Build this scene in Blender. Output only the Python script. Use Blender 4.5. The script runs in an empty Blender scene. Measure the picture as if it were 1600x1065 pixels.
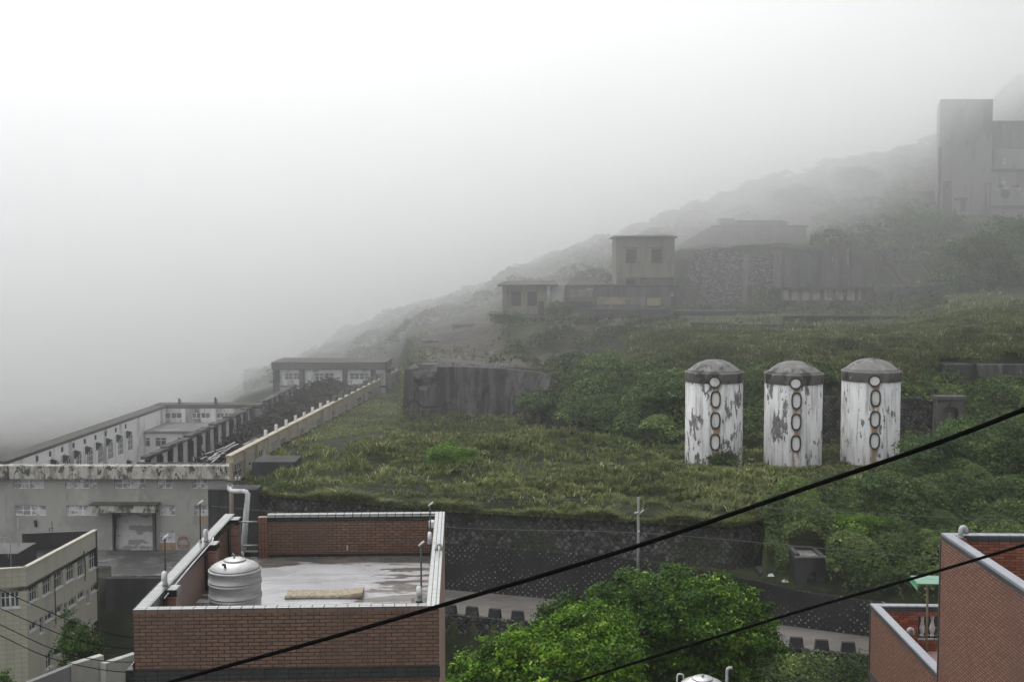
import bpy, math, random
import numpy as np
from mathutils import Vector, Matrix
random.seed(11); rng = np.random.default_rng(11)
R = math.radians
scene = bpy.context.scene
C = scene.collection

# ------------------------------------------------------------------ camera frame
F = 1800.0                       # focal length in pixels of the 1600 px wide photograph
TH = math.atan(112.5 / F)        # small downward tilt
ct, st = math.cos(TH), math.sin(TH)
def P(u, v, D):
    """a surveyed point: photo direction (u, v) at D metres in front of the camera"""
    a, b = (u - 800) / F, (532.5 - v) / F
    dy = ct + b * st
    return Vector((a * D / dy, D, (-st + b * ct) * D / dy))
def ZV(v, D): return P(800, v, D).z

# ------------------------------------------------------------------ tagging
def tag(o, label=None, cat=None, group=None, kind=None):
    if label: o['label'] = label
    if cat: o['category'] = cat
    if group: o['group'] = group
    if kind: o['kind'] = kind
    return o
def empty(name, loc, rz=0.0, label=None, cat=None, group=None):
    o = bpy.data.objects.new(name, None); C.objects.link(o)
    o.location = loc; o.rotation_euler = (0, 0, rz); o.empty_display_size = 0.3
    return tag(o, label, cat, group)
def frame(name, p0, p1, z, label=None, cat=None, group=None):
    """Empty at plan point p0, local x runs to p1, local -y looks outward"""
    dx, dy = p1[0] - p0[0], p1[1] - p0[1]
    return empty(name, (p0[0], p0[1], z), math.atan2(dy, dx), label, cat, group), math.hypot(dx, dy)
def copy_tree(o, parent=None):
    c = o.copy(); C.objects.link(c)
    if parent is not None:
        c.parent = parent
    for ch in o.children: copy_tree(ch, c)
    return c

# ------------------------------------------------------------------ mesh builder
class MB:
    def __init__(s, M=None): s.v = []; s.f = []; s.M = M
    def add(s, vs, fs):
        n = len(s.v)
        for p in vs:
            p = Vector(p)
            s.v.append(tuple(s.M @ p) if s.M is not None else tuple(p))
        for f in fs: s.f.append(tuple(i + n for i in f))
        return s
    def box(s, x0, x1, y0, y1, z0, z1):
        return s.add([(x0,y0,z0),(x1,y0,z0),(x1,y1,z0),(x0,y1,z0),(x0,y0,z1),(x1,y0,z1),(x1,y1,z1),(x0,y1,z1)],
                     [(0,3,2,1),(4,5,6,7),(0,1,5,4),(1,2,6,5),(2,3,7,6),(3,0,4,7)])
    def bbox(s, x0, x1, y0, y1, z0, z1, b=0.02):
        """box with chamfered vertical and top edges"""
        pts = [(x0+b,y0),(x1-b,y0),(x1,y0+b),(x1,y1-b),(x1-b,y1),(x0+b,y1),(x0,y1-b),(x0,y0+b)]
        cx, cy = (x0+x1)/2, (y0+y1)/2
        ins = [(x - b*(1 if x > cx else -1), y - b*(1 if y > cy else -1)) for x, y in pts]
        vs = [(x,y,z0) for x,y in pts] + [(x,y,z1-b) for x,y in pts] + [(x,y,z1) for x,y in ins]
        fs = [tuple(range(7,-1,-1)), tuple(range(16,24))]
        for r in (0, 8):
            for i in range(8):
                j = (i+1) % 8; fs.append((r+i, r+j, r+8+j, r+8+i))
        return s.add(vs, fs)
    def hexa(s, b, t):
        """8 corners: bottom ring b, top ring t (counter-clockwise from above)"""
        return s.add(list(b)+list(t), [(3,2,1,0),(4,5,6,7),(0,1,5,4),(1,2,6,5),(2,3,7,6),(3,0,4,7)])
    def prism(s, poly, y0, y1):
        """poly in (x,z), extruded along y"""
        n = len(poly)
        vs = [(x,y0,z) for x,z in poly] + [(x,y1,z) for x,z in poly]
        fs = [tuple(range(n)), tuple(range(2*n-1, n-1, -1))]
        for i in range(n):
            j = (i+1) % n; fs.append((j, i, n+i, n+j))
        return s.add(vs, fs)
    def lathe(s, prof, n=24, c=(0,0,0)):
        vs = []; fs = []
        for r, z in prof:
            for k in range(n):
                a = 2*math.pi*k/n; vs.append((c[0]+r*math.cos(a), c[1]+r*math.sin(a), c[2]+z))
        for i in range(len(prof)-1):
            for k in range(n):
                l = (k+1) % n; fs.append((i*n+k, i*n+l, (i+1)*n+l, (i+1)*n+k))
        fs.append(tuple(range(n-1,-1,-1))); m = (len(prof)-1)*n
        fs.append(tuple(range(m, m+n)))
        return s.add(vs, fs)
    def tube(s, pts, r, n=8, r1=None):
        pts = [Vector(p) for p in pts]; vs = []; fs = []
        prev = None
        for i, p in enumerate(pts):
            t = (pts[min(i+1, len(pts)-1)] - pts[max(i-1, 0)]).normalized()
            if prev is None:
                ref = Vector((0,0,1)) if abs(t.z) < .9 else Vector((1,0,0))
                a = t.cross(ref).normalized()
            else:
                a = (prev - t * prev.dot(t)).normalized()
            prev = a; b = t.cross(a)
            rr = r if r1 is None else r + (r1-r)*i/max(1, len(pts)-1)
            for k in range(n):
                w = 2*math.pi*k/n; vs.append(p + a*(rr*math.cos(w)) + b*(rr*math.sin(w)))
        for i in range(len(pts)-1):
            for k in range(n):
                l = (k+1) % n; fs.append((i*n+k, i*n+l, (i+1)*n+l, (i+1)*n+k))
        fs.append(tuple(range(n-1,-1,-1))); m = (len(pts)-1)*n; fs.append(tuple(range(m, m+n)))
        return s.add(vs, fs)
    def panel(s, x0, x1, z0, z1, y0, y1, holes=()):
        """wall slab between y0 (outside) and y1 with real openings (hx0,hx1,hz0,hz1)"""
        xs = sorted({x0, x1, *[min(max(h[i], x0), x1) for h in holes for i in (0,1)]})
        zs = sorted({z0, z1, *[min(max(h[i], z0), z1) for h in holes for i in (2,3)]})
        nx, nz = len(xs)-1, len(zs)-1
        def solid(i, k):
            if i < 0 or k < 0 or i >= nx or k >= nz: return False
            cx, cz = (xs[i]+xs[i+1])/2, (zs[k]+zs[k+1])/2
            return not any(h[0] < cx < h[1] and h[2] < cz < h[3] for h in holes)
        for i in range(nx):
            for k in range(nz):
                if not solid(i, k): continue
                a, b, c, d = xs[i], xs[i+1], zs[k], zs[k+1]
                s.add([(a,y0,c),(b,y0,c),(b,y0,d),(a,y0,d)], [(0,1,2,3)])
                s.add([(a,y1,c),(b,y1,c),(b,y1,d),(a,y1,d)], [(3,2,1,0)])
                if not solid(i-1,k): s.add([(a,y0,c),(a,y1,c),(a,y1,d),(a,y0,d)], [(3,2,1,0)])
                if not solid(i+1,k): s.add([(b,y0,c),(b,y1,c),(b,y1,d),(b,y0,d)], [(0,1,2,3)])
                if not solid(i,k-1): s.add([(a,y0,c),(b,y0,c),(b,y1,c),(a,y1,c)], [(3,2,1,0)])
                if not solid(i,k+1): s.add([(a,y0,d),(b,y0,d),(b,y1,d),(a,y1,d)], [(0,1,2,3)])
        return s
    def build(s, name, mat, parent=None, smooth=False, loc=None):
        me = bpy.data.meshes.new(name); me.from_pydata(s.v, [], s.f); me.validate(); me.update()
        if smooth: me.polygons.foreach_set('use_smooth', [True]*len(me.polygons))
        if mat is not None: me.materials.append(mat)
        o = bpy.data.objects.new(name, me); C.objects.link(o)
        if parent is not None: o.parent = parent
        if loc is not None: o.location = loc
        return o
    def thing(s, name, mat, label, cat, group=None, smooth=False):
        """a one-mesh thing, its origin moved to the middle of its foot"""
        v = np.array(s.v); c = Vector(((v[:,0].min()+v[:,0].max())/2, (v[:,1].min()+v[:,1].max())/2, v[:,2].min()))
        s.v = [(x-c.x, y-c.y, z-c.z) for x,y,z in s.v]
        return tag(s.build(name, mat, None, smooth, c), label, cat, group)
def arr_mesh(name, V, loops, sizes, mat, tint=None, parent=None, smooth=False):
    me = bpy.data.meshes.new(name)
    me.vertices.add(len(V)); me.vertices.foreach_set('co', np.asarray(V, dtype=np.float32).ravel())
    me.loops.add(len(loops)); me.loops.foreach_set('vertex_index', np.asarray(loops, dtype=np.int32))
    starts = np.concatenate([[0], np.cumsum(sizes)[:-1]]).astype(np.int32)
    me.polygons.add(len(sizes)); me.polygons.foreach_set('loop_start', starts)
    if tint is not None:
        at = me.attributes.new('tint', 'FLOAT', 'FACE'); at.data.foreach_set('value', np.asarray(tint, dtype=np.float32))
    me.update(calc_edges=True); me.validate()
    if smooth: me.polygons.foreach_set('use_smooth', np.ones(len(sizes), dtype=bool))
    me.materials.append(mat)
    o = bpy.data.objects.new(name, me); C.objects.link(o)
    if parent is not None: o.parent = parent
    return o

# ------------------------------------------------------------------ materials
class N:
    def __init__(s, name):
        s.m = bpy.data.materials.new(name); s.m.use_nodes = True
        s.t = s.m.node_tree; s.n = s.t.nodes; s.b = s.n['Principled BSDF']
    def new(s, kind, **kw):
        n = s.n.new(kind)
        for k, v in kw.items(): setattr(n, k, v)
        return n
    def link(s, a, b): s.t.links.new(a, b)
    def pos(s, scale=(1,1,1)):
        g = s.new('ShaderNodeNewGeometry'); m = s.new('ShaderNodeMapping'); m.inputs['Scale'].default_value = scale
        s.link(g.outputs['Position'], m.inputs['Vector']); return m.outputs[0]
    def obj(s, scale=(1,1,1)):
        g = s.new('ShaderNodeTexCoord'); m = s.new('ShaderNodeMapping'); m.inputs['Scale'].default_value = scale
        s.link(g.outputs['Object'], m.inputs['Vector']); return m.outputs[0]
    def noise(s, scale=(1,1,1), detail=4, rough=.6, dist=0.0, co=None):
        n = s.new('ShaderNodeTexNoise'); n.inputs['Scale'].default_value = 1; n.inputs['Detail'].default_value = detail
        n.inputs['Roughness'].default_value = rough; n.inputs['Distortion'].default_value = dist
        s.link(co if co is not None else s.pos(scale), n.inputs['Vector']); return n.outputs['Fac']
    def rng(s, x, lo, hi, a=0.0, b=1.0):
        r = s.new('ShaderNodeMapRange', interpolation_type='SMOOTHSTEP')
        s.link(x, r.inputs['Value']); r.inputs['From Min'].default_value = lo; r.inputs['From Max'].default_value = hi
        r.inputs['To Min'].default_value = a; r.inputs['To Max'].default_value = b; return r.outputs[0]
    def mix(s, f, a, b):
        m = s.new('ShaderNodeMix', data_type='RGBA')
        for i, x in ((0, f), (6, a), (7, b)):
            if isinstance(x, (tuple, list)): m.inputs[i].default_value = (*x, 1)
            elif isinstance(x, (int, float)): m.inputs[i].default_value = x
            else: s.link(x, m.inputs[i])
        return m.outputs[2]
    def math(s, op, a, b=None):
        m = s.new('ShaderNodeMath', operation=op)
        for i, x in ((0, a), (1, b)):
            if x is None: continue
            if isinstance(x, (int, float)): m.inputs[i].default_value = x
            else: s.link(x, m.inputs[i])
        return m.outputs[0]
    def bump(s, h, strength=.3, dist=.02):
        b = s.new('ShaderNodeBump'); b.inputs['Strength'].default_value = strength; b.inputs['Distance'].default_value = dist
        s.link(h, b.inputs['Height']); s.link(b.outputs[0], s.b.inputs['Normal'])
    def wallco(s):
        """object-space (along, up) for upright faces, (x, y) for flat ones"""
        t = s.new('ShaderNodeTexCoord'); a = s.new('ShaderNodeSeparateXYZ'); s.link(t.outputs['Object'], a.inputs[0])
        nn = s.new('ShaderNodeSeparateXYZ'); s.link(t.outputs['Normal'], nn.inputs[0])
        fx = s.math('GREATER_THAN', s.math('ABSOLUTE', nn.outputs[0]), .7); fz = s.math('GREATER_THAN', s.math('ABSOLUTE', nn.outputs[2]), .7)
        def sel(f, p, q):   # f ? q : p
            return s.math('ADD', s.math('MULTIPLY', s.math('SUBTRACT', 1.0, f), p), s.math('MULTIPLY', f, q))
        uu = sel(fx, a.outputs[0], a.outputs[1]); vv = sel(fz, a.outputs[2], a.outputs[1])
        c = s.new('ShaderNodeCombineXYZ'); s.link(uu, c.inputs[0]); s.link(vv, c.inputs[1]); return c.outputs[0]
    def done(s, color, rough=.85, spec=.3):
        if isinstance(color, (tuple, list)): s.b.inputs['Base Color'].default_value = (*color, 1)
        else: s.link(color, s.b.inputs['Base Color'])
        if isinstance(rough, (int, float)): s.b.inputs['Roughness'].default_value = rough
        else: s.link(rough, s.b.inputs['Roughness'])
        s.b.inputs['Specular IOR Level'].default_value = spec
        return s.m
def layered(name, base, layers=(), rough=.85, bump=None, spec=.3, metal=0):
    """base colour plus noise layers (colour, scale xyz, lo, hi)"""
    n = N(name); c = base
    for col, sc, lo, hi in layers:
        c = n.mix(n.rng(n.noise(sc, 5, .62), lo, hi), c, col)
    if bump: n.bump(n.noise((bump[1],)*3, 6, .65), bump[0], bump[2] if len(bump) > 2 else .03)
    n.b.inputs['Metallic'].default_value = metal
    return n.done(c, rough, spec)
def g(x, w=0.0): return (x*(1+w), x, x*(1-w))
def tiles(name, c1, c2, mortar, bw, rh, ms, off=.5, rough=.45, streak=None, bumpd=.01, grime=None):
    n = N(name); co = n.wallco()
    b = n.new('ShaderNodeTexBrick'); b.offset = off; b.squash = 1
    n.link(co, b.inputs['Vector'])
    b.inputs['Scale'].default_value = 1; b.inputs['Brick Width'].default_value = bw; b.inputs['Row Height'].default_value = rh
    b.inputs['Mortar Size'].default_value = ms; b.inputs['Mortar Smooth'].default_value = .1; b.inputs['Bias'].default_value = 0
    b.inputs['Color1'].default_value = (*c1, 1); b.inputs['Color2'].default_value = (*c2, 1); b.inputs['Mortar'].default_value = (*mortar, 1)
    c = b.outputs['Color']
    if streak:
        m = n.new('ShaderNodeMapping'); m.inputs['Scale'].default_value = (9, 60, 1); n.link(co, m.inputs['Vector'])
        f = n.rng(n.noise(co=m.outputs[0], detail=3), .5, .72, 0, .55)
        f = n.math('MULTIPLY', f, n.math('SUBTRACT', 1.0, b.outputs['Fac']))
        c = n.mix(f, c, streak)
    if grime: c = n.mix(n.rng(n.noise((.5,.5,.12), 5), .45, .75, 0, .7), c, grime)
    n.bump(n.math('SUBTRACT', 1.0, b.outputs['Fac']), .6, bumpd)
    return n.done(c, rough, .4)

M = {}
M['brick_brown'] = tiles('brown_tile', (.19,.108,.072), (.125,.072,.050), (.012,.009,.007), .2375, .075, .0085, streak=(.42,.28,.19), grime=(.105,.068,.050))
M['brick_peach'] = tiles('peach_tile', (.32,.195,.15), (.22,.13,.10), (.015,.012,.010), .2375, .075, .015, streak=(.45,.31,.25), grime=(.17,.12,.10))
M['brick_red'] = tiles('red_tile', (.20,.055,.032), (.36,.145,.09), (.03,.012,.01), .2375, .063, .006, streak=(.30,.11,.07))
M['brick_mixed'] = tiles('mixed_tile', (.32,.155,.105), (.22,.092,.063), (.03,.02,.018), .19, .063, .012, streak=(.55,.42,.33), grime=(.13,.07,.055))
M['tile_black'] = tiles('black_glazed_tile', (.02,.023,.022), (.03,.034,.032), (.005,.005,.005), .235, .0875, .006, off=0, rough=.25, streak=(.06,.065,.062))
M['tile_white'] = tiles('pale_coping_tile', (.44,.45,.44), (.38,.39,.38), (.03,.03,.03), .235, .1, .013, off=0, rough=.22, grime=(.25,.25,.245))
M['tile_grey'] = tiles('grey_coping_tile', (.33,.345,.38), (.30,.315,.35), (.10,.10,.11), .235, .1, .006, off=0, rough=.3)
M['tile_slate'] = tiles('slate_edge_tile', (.06,.064,.07), (.075,.08,.085), (.02,.02,.022), .235, .06, .006, off=0, rough=.35)
M['floor_pink'] = tiles('pink_floor_tile', (.55,.42,.38), (.5,.38,.35), (.3,.24,.22), .3, .3, .006, off=0, rough=.15)
M['peach_paint'] = layered('peach_render', (.42,.30,.245), [((.33,.24,.2), (.4,.4,.15), .5, .7)], .7)
def roof_mat():
    n = N('wet_roof_screed')
    c = n.mix(n.rng(n.noise((.9,.9,.9), 6, .6), .3, .7), (.33,.33,.335), (.40,.40,.41))
    # bare damp concrete along the back and right edge, in ragged tongues (object coordinates of the roof)
    t = n.new('ShaderNodeTexCoord'); s3 = n.new('ShaderNodeSeparateXYZ'); n.link(t.outputs['Object'], s3.inputs[0])
    nz = n.noise(co=n.obj((.55,1.9,1)), detail=7, rough=.62, dist=.4)
    nz2 = n.noise(co=n.obj((1.0,3.2,1)), detail=6, rough=.6)
    back = n.rng(s3.outputs[1], 7.0, 8.7, 0, .42); right = n.rng(s3.outputs[0], 2.6, 5.9, 0, .25)
    left = n.rng(s3.outputs[0], 1.5, .3, 0, .22)
    e = n.math('ADD', n.math('ADD', n.math('MAXIMUM', back, right), left), nz)
    wet = n.rng(e, .70, .722)
    c = n.mix(wet, c, n.mix(n.rng(nz2, .42, .58), (.10,.097,.09), (.16,.142,.122)))
    spots = n.rng(n.noise(co=n.obj((2.2,6.5,1)), detail=5, rough=.55), .69, .71)
    c = n.mix(spots, c, (.16,.16,.16))
    n.bump(n.noise((5,5,5), 5), .12, .01)
    return n.done(c, n.rng(nz, .3, .6, .45, .22), .45)
M['roof'] = roof_mat()
M['concrete'] = layered('grey_concrete', g(.19,.02), [(g(.12,.03), (.35,.35,.12), .48, .62), (g(.09), (1.2,1.2,.25), .58, .68), (g(.36,.02), (.5,.5,.5), .6, .7)], .85, (.35, 4))
M['concrete_dark'] = layered('dark_wet_concrete', g(.05), [(g(.028), (.5,.5,.08), .45, .6), (g(.09,.03), (1.5,1.5,.15), .6, .72)], .8, (.4, 3))
M['concrete_ruin'] = layered('weathered_ruin_concrete', g(.10,.04), [(g(.055,.02), (.6,.6,.1), .46, .62), (g(.22,.03), (1.1,1.1,.2), .58, .7), (g(.05), (.3,.3,.3), .58, .68)], .9, (.4, 2))
M['concrete_tan'] = layered('tan_ruin_concrete', (.205,.195,.158), [((.13,.123,.10), (.6,.6,.15), .46, .62), ((.11,.105,.095), (.9,.9,.25), .58, .68)], .9, (.3, 2))
M['ochre'] = layered('ochre_panel', (.30,.25,.14), [((.19,.17,.13), (.5,.5,.5), .45, .6)], .9)
M['retaining'] = layered('stained_retaining_concrete', g(.10,.02), [(g(.035), (.55,.55,.035), .47, .58), (g(.13,.02), (1.6,1.6,.06), .60, .70), (g(.045,.02), (2.5,2.5,.5), .5, .62), (g(.035), (.25,.25,.05), .56, .66)], .9, (.4, 1.5, .05))
M['facade'] = layered('stained_facade_render', (.41,.40,.37), [((.31,.30,.28), (.25,.25,.2), .45, .62), ((.52,.495,.43), (.6,.6,.3), .58, .7), ((.30,.29,.275), (2.2,2.2,.3), .60, .72), ((.14,.135,.125), (1.3,1.3,.45), .66, .73)], .9, (.25, 3))
M['coping_old'] = layered('mouldy_coping_render', (.55,.525,.46), [((.28,.27,.245), (1.6,1.6,.6), .46, .6), ((.10,.098,.09), (2.6,2.6,1.6), .52, .60), ((.05,.05,.047), (5,5,2.2), .56, .66)], .9, (.3, 4))
M['white_old'] = layered('peeling_white_render', g(.78,.01), [(g(.45,.02), (.7,.7,.2), .52, .66), (g(.16,.02), (1.4,1.4,.35), .66, .74)], .9, (.2, 3))
M['white_dirty'] = layered('mouldy_white_render', g(.70,.01), [(g(.32,.02), (.6,.6,.15), .48, .62), (g(.10,.02), (1.2,1.2,.25), .60, .70)], .9, (.2, 3))
M['cream_old'] = layered('cream_render', (.52,.46,.36), [((.36,.32,.26), (.6,.6,.2), .5, .65), ((.17,.155,.135), (1.3,1.3,.3), .64, .72)], .9, (.2, 3))
M['panel_grey'] = layered('grey_infill_panel', g(.42,.01), [(g(.3,.02), (.6,.6,.3), .5, .65)], .9)
M['roof_old'] = layered('mossy_roof_slab', g(.10,.05), [((.075,.085,.06), (.5,.5,.5), .48, .6), (g(.05), (1.5,1.5,1.5), .6, .7)], .95, (.4, 3))
M['roof_tar'] = layered('wet_tar_roof', g(.04), [(g(.025), (.4,.4,.4), .45, .6), (g(.07), (1.5,1.5,1.5), .62, .7)], .35, (.2, 4))
M['paving'] = layered('stained_yard_concrete', g(.15,.03), [(g(.07,.03), (.25,.25,.25), .44, .58), (g(.27,.02), (.45,.9,.9), .60, .67), (g(.05), (1.2,1.2,1.2), .62, .7)], .6, (.3, 3))
M['ramp'] = layered('pale_patched_concrete', g(.52,.02), [(g(.26,.02), (.45,.45,1.2), .47, .53), (g(.42), (.8,.8,1.6), .62, .68)], .7, (.25, 3))
M['beige'] = layered('beige_render', (.53,.50,.42), [((.43,.41,.35), (.5,.5,.1), .46, .64), ((.20,.19,.165), (1.2,1.2,.12), .66, .76)], .85, (.15, 4))
M['beige_tile'] = tiles('beige_facing_tile', (.46,.44,.345), (.42,.405,.315), (.27,.26,.21), .4, .3, .012, off=0, rough=.5, bumpd=.004, grime=(.24,.225,.175))
M['asphalt'] = layered('damp_road_concrete', (.165,.15,.135), [((.115,.106,.096), (.25,.5,.5), .45, .62), ((.17,.155,.14), (.7,.7,.7), .6, .7)], .6, (.25, 5))
M['dirt'] = layered('bare_dirt_track', (.105,.09,.075), [((.065,.058,.05), (.4,.4,.4), .45, .6), ((.15,.13,.11), (1.5,1.5,1.5), .6, .7)], .95, (.5, 2, .08))
M['block'] = layered('kerb_block_concrete', g(.03), [(g(.055), (2,2,2), .5, .65)], .85, (.3, 6))
M['debris'] = layered('rusted_debris', (.022,.018,.017), [((.04,.032,.028), (1,1,1), .5, .65)], .9)
M['pale_wood'] = layered('bleached_boards', g(.4,.03), [(g(.25,.03), (2,2,2), .5, .6)], .9)
M['steel'] = layered('brushed_stainless', g(.40), [(g(.32), (3,3,14), .45, .6)], .48, None, .5, .55)
M['steel_dull'] = layered('dull_stainless', g(.50), [(g(.33), (2,2,6), .42, .62)], .42, None, .5, .85)
M['pvc'] = layered('grey_plastic_pipe', g(.42), [(g(.3), (3,3,3), .5, .65)], .5)
M['pvc_white'] = layered('white_plastic_pipe', g(.62), [(g(.42), (3,3,3), .52, .65)], .45)
M['iron'] = layered('dark_painted_steel', g(.06), [(g(.1), (4,4,4), .55, .65)], .5)
M['galv'] = layered('galvanised_steel', g(.35), [(g(.24), (3,3,3), .5, .6)], .5, None, .5, .4)
M['rubber'] = layered('black_cable_sheath', g(.003), [(g(.005), (6,6,6), .5, .6)], .95, None, .03)
M['wire'] = layered('thin_wire', g(.11), (), .6)
M['pole'] = layered('pole_concrete', g(.24,.03), [(g(.15,.03), (2,2,.5), .48, .62)], .85)
M['pole_rust'] = layered('weathered_timber_pole', (.22,.185,.14), [((.12,.1,.08), (3,3,.3), .46, .62)], .85)
M['foam'] = layered('speckled_foam_mat', (.36,.31,.235), [((.22,.19,.14), (16,16,16), .48, .56), ((.46,.41,.33), (22,22,22), .58, .66)], .95, (.5, 30))
M['win_frame'] = layered('white_window_frame', g(.62), [(g(.45), (2,2,2), .5, .65)], .6)
M['win_frame_grey'] = layered('greyed_window_frame', g(.78), [(g(.33), (2,2,2), .5, .65)], .7)
M['glass'] = layered('dim_window_glass', (.05,.055,.06), [((.09,.095,.10), (.9,.9,.9), .45, .6)], .12, None, .6)
M['glass_pale'] = layered('fog_sheen_glass', g(.62), [(g(.30), (1.5,1.5,1.5), .46, .54)], .25, None, .5)  # whitish base colour stands in for fog light on and through the panes
M['glass_mid'] = layered('grey_dusty_glass', g(.22), [(g(.12), (1.5,1.5,1.5), .46, .54)], .25, None, .5)
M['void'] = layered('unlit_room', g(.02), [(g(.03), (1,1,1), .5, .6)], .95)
M['green_plastic'] = layered('green_sheet', (.10,.30,.17), [((.16,.36,.24), (2,2,2), .5, .6)], .35)
M['crack'] = layered('open_crack', g(.008), (), .95)
M['graffiti'] = layered('faded_red_paint', (.33,.17,.13), [((.36,.3,.26), (3,3,3), .5, .6)], .9)
M['rust'] = layered('rust_stain', (.40,.26,.15), [((.36,.33,.29), (.9,.9,.5), .45, .6)], .9)
M['litter'] = layered('white_litter', g(.7), [(g(.55), (3,3,3), .5, .6)], .7)
M['rock'] = layered('broken_concrete', g(.18,.02), [(g(.08,.02), (1.2,1.2,1.2), .48, .6)], .9, (.5, 3, .06))
def cobble():
    n = N('dark_cobble_facing')
    m = n.pos((1,1,1)); s3 = n.new('ShaderNodeSeparateXYZ'); n.link(m, s3.inputs[0])
    c3 = n.new('ShaderNodeCombineXYZ')
    n.link(n.math('MULTIPLY', n.math('ADD', s3.outputs[0], s3.outputs[2]), 1.5), c3.inputs[0])
    n.link(n.math('MULTIPLY', n.math('SUBTRACT', s3.outputs[2], s3.outputs[0]), 1.5), c3.inputs[1])
    v = n.new('ShaderNodeTexVoronoi', feature='DISTANCE_TO_EDGE', voronoi_dimensions='2D'); v.inputs['Scale'].default_value = 1.45; v.inputs['Randomness'].default_value = .6
    v2 = n.new('ShaderNodeTexVoronoi', voronoi_dimensions='2D'); v2.inputs['Scale'].default_value = 1.45; v2.inputs['Randomness'].default_value = .6
    n.link(c3.outputs[0], v.inputs['Vector']); n.link(c3.outputs[0], v2.inputs['Vector'])
    sp = n.new('ShaderNodeSeparateColor'); n.link(v2.outputs['Color'], sp.inputs[0])
    c = n.mix(n.rng(sp.outputs[0], 0, 1), (.010,.010,.0095), (.095,.092,.084))
    c = n.mix(n.rng(n.noise((2,2,2), 5), .45, .65), c, (.03,.03,.027))
    c = n.mix(n.rng(v.outputs['Distance'], .10, .03), c, (.008,.008,.008))
    c = n.mix(n.rng(n.noise((.22,.22,.3), 5), .55, .68, 0, .8), c, (.022,.03,.014))
    n.bump(n.rng(v.outputs['Distance'], 0, .25), .8, .1)
    return n.done(c, .75, .3)
M['cobble'] = cobble()
def dotted():
    n = N('dark_wall_with_pale_studs')
    m = n.pos((1,1,1)); s3 = n.new('ShaderNodeSeparateXYZ'); n.link(m, s3.inputs[0])
    c3 = n.new('ShaderNodeCombineXYZ')
    n.link(n.math('ADD', s3.outputs[0], s3.outputs[2]), c3.inputs[0]); n.link(n.math('SUBTRACT', s3.outputs[2], s3.outputs[0]), c3.inputs[1])
    v = n.new('ShaderNodeTexVoronoi', voronoi_dimensions='2D'); v.inputs['Scale'].default_value = 2.6; v.inputs['Randomness'].default_value = .4
    n.link(c3.outputs[0], v.inputs['Vector'])
    sp = n.new('ShaderNodeSeparateColor'); n.link(v.outputs['Color'], sp.inputs[0])
    base = n.mix(n.rng(n.noise((.5,.5,.15), 5), .42, .62), (.015,.015,.0145), (.008,.008,.008))
    keep = n.math('MULTIPLY', n.rng(v.outputs['Distance'], .26, .14), n.rng(n.noise((.16,.16,.5), 3), .38, .52))
    f = n.math('MULTIPLY', keep, n.rng(sp.outputs[1], .1, .9, .1, 1))
    c = n.mix(f, base, (.22,.215,.20))
    n.bump(n.noise((4,4,4), 5), .4, .04)
    return n.done(c, .7, .3)
M['dotted'] = dotted()
def pebble():
    n = N('stone_pitched_slope')
    m = n.pos((.9,.9,.9)); v = n.new('ShaderNodeTexVoronoi'); v.inputs['Scale'].default_value = 2.6
    n.link(m, v.inputs['Vector']); sp = n.new('ShaderNodeSeparateColor'); n.link(v.outputs['Color'], sp.inputs[0])
    c = n.mix(sp.outputs[0], (.014,.014,.0135), (.17,.165,.155))
    c = n.mix(n.rng(v.outputs['Distance'], .42, .6), c, (.012,.012,.012))
    c = n.mix(n.rng(n.noise((.15,.15,.2), 5), .5, .66, 0, .75), c, (.035,.042,.025))
    n.bump(v.outputs['Distance'], -.7, .15)
    return n.done(c, .9, .2)
M['pebble'] = pebble()
def silo_mat():
    n = N('peeling_whitewash')
    c = n.mix(n.rng(n.noise((.8,.8,.25), 6), .42, .66), g(.72,.01), g(.56,.02))
    streak = n.rng(n.noise((3.2,3.2,.22), 5, .65), .50, .66, 0, .85)
    c = n.mix(streak, c, g(.33,.03))
    peel = n.rng(n.math('ADD', n.noise((.8,.8,.36), 5, .55, .3), n.math('MULTIPLY', n.noise((3.6,3.6,1.1), 6, .62), .8)), .985, 1.01)
    c = n.mix(peel, c, n.mix(n.rng(n.noise((2,2,2), 5), .4, .6), g(.11,.02), g(.17,.03)))
    t = n.new('ShaderNodeTexCoord'); s3 = n.new('ShaderNodeSeparateXYZ'); n.link(t.outputs['Object'], s3.inputs[0])
    band = n.rng(n.math('ABSOLUTE', n.math('SUBTRACT', s3.outputs[0], .14)), .55, .15)
    front = n.rng(s3.outputs[1], 0, -1.5)
    rust = n.math('MULTIPLY', n.math('MULTIPLY', band, front), n.rng(n.noise((2.2,2.2,.45), 5), .40, .54))
    c = n.mix(rust, c, n.mix(n.rng(n.noise((3,3,1.2), 4), .4, .6), (.36,.19,.08), (.24,.21,.18)))
    n.bump(n.noise((5,5,5), 5), .25, .02)
    return n.done(c, .85, .25)
M['silo'] = silo_mat()
M['silo_cap'] = layered('mossy_cap_concrete', g(.19,.04), [(g(.26,.02), (1.2,1.2,.5), .52, .60), (g(.07,.03), (.8,.8,.4), .5, .62), (g(.5), (1.1,1.1,.9), .66, .69)], .9, (.35, 4))
M['hatch_rim'] = layered('dark_iron_ring', g(.035), [((.08,.06,.045), (3,3,3), .5, .6)], .8)
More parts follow.
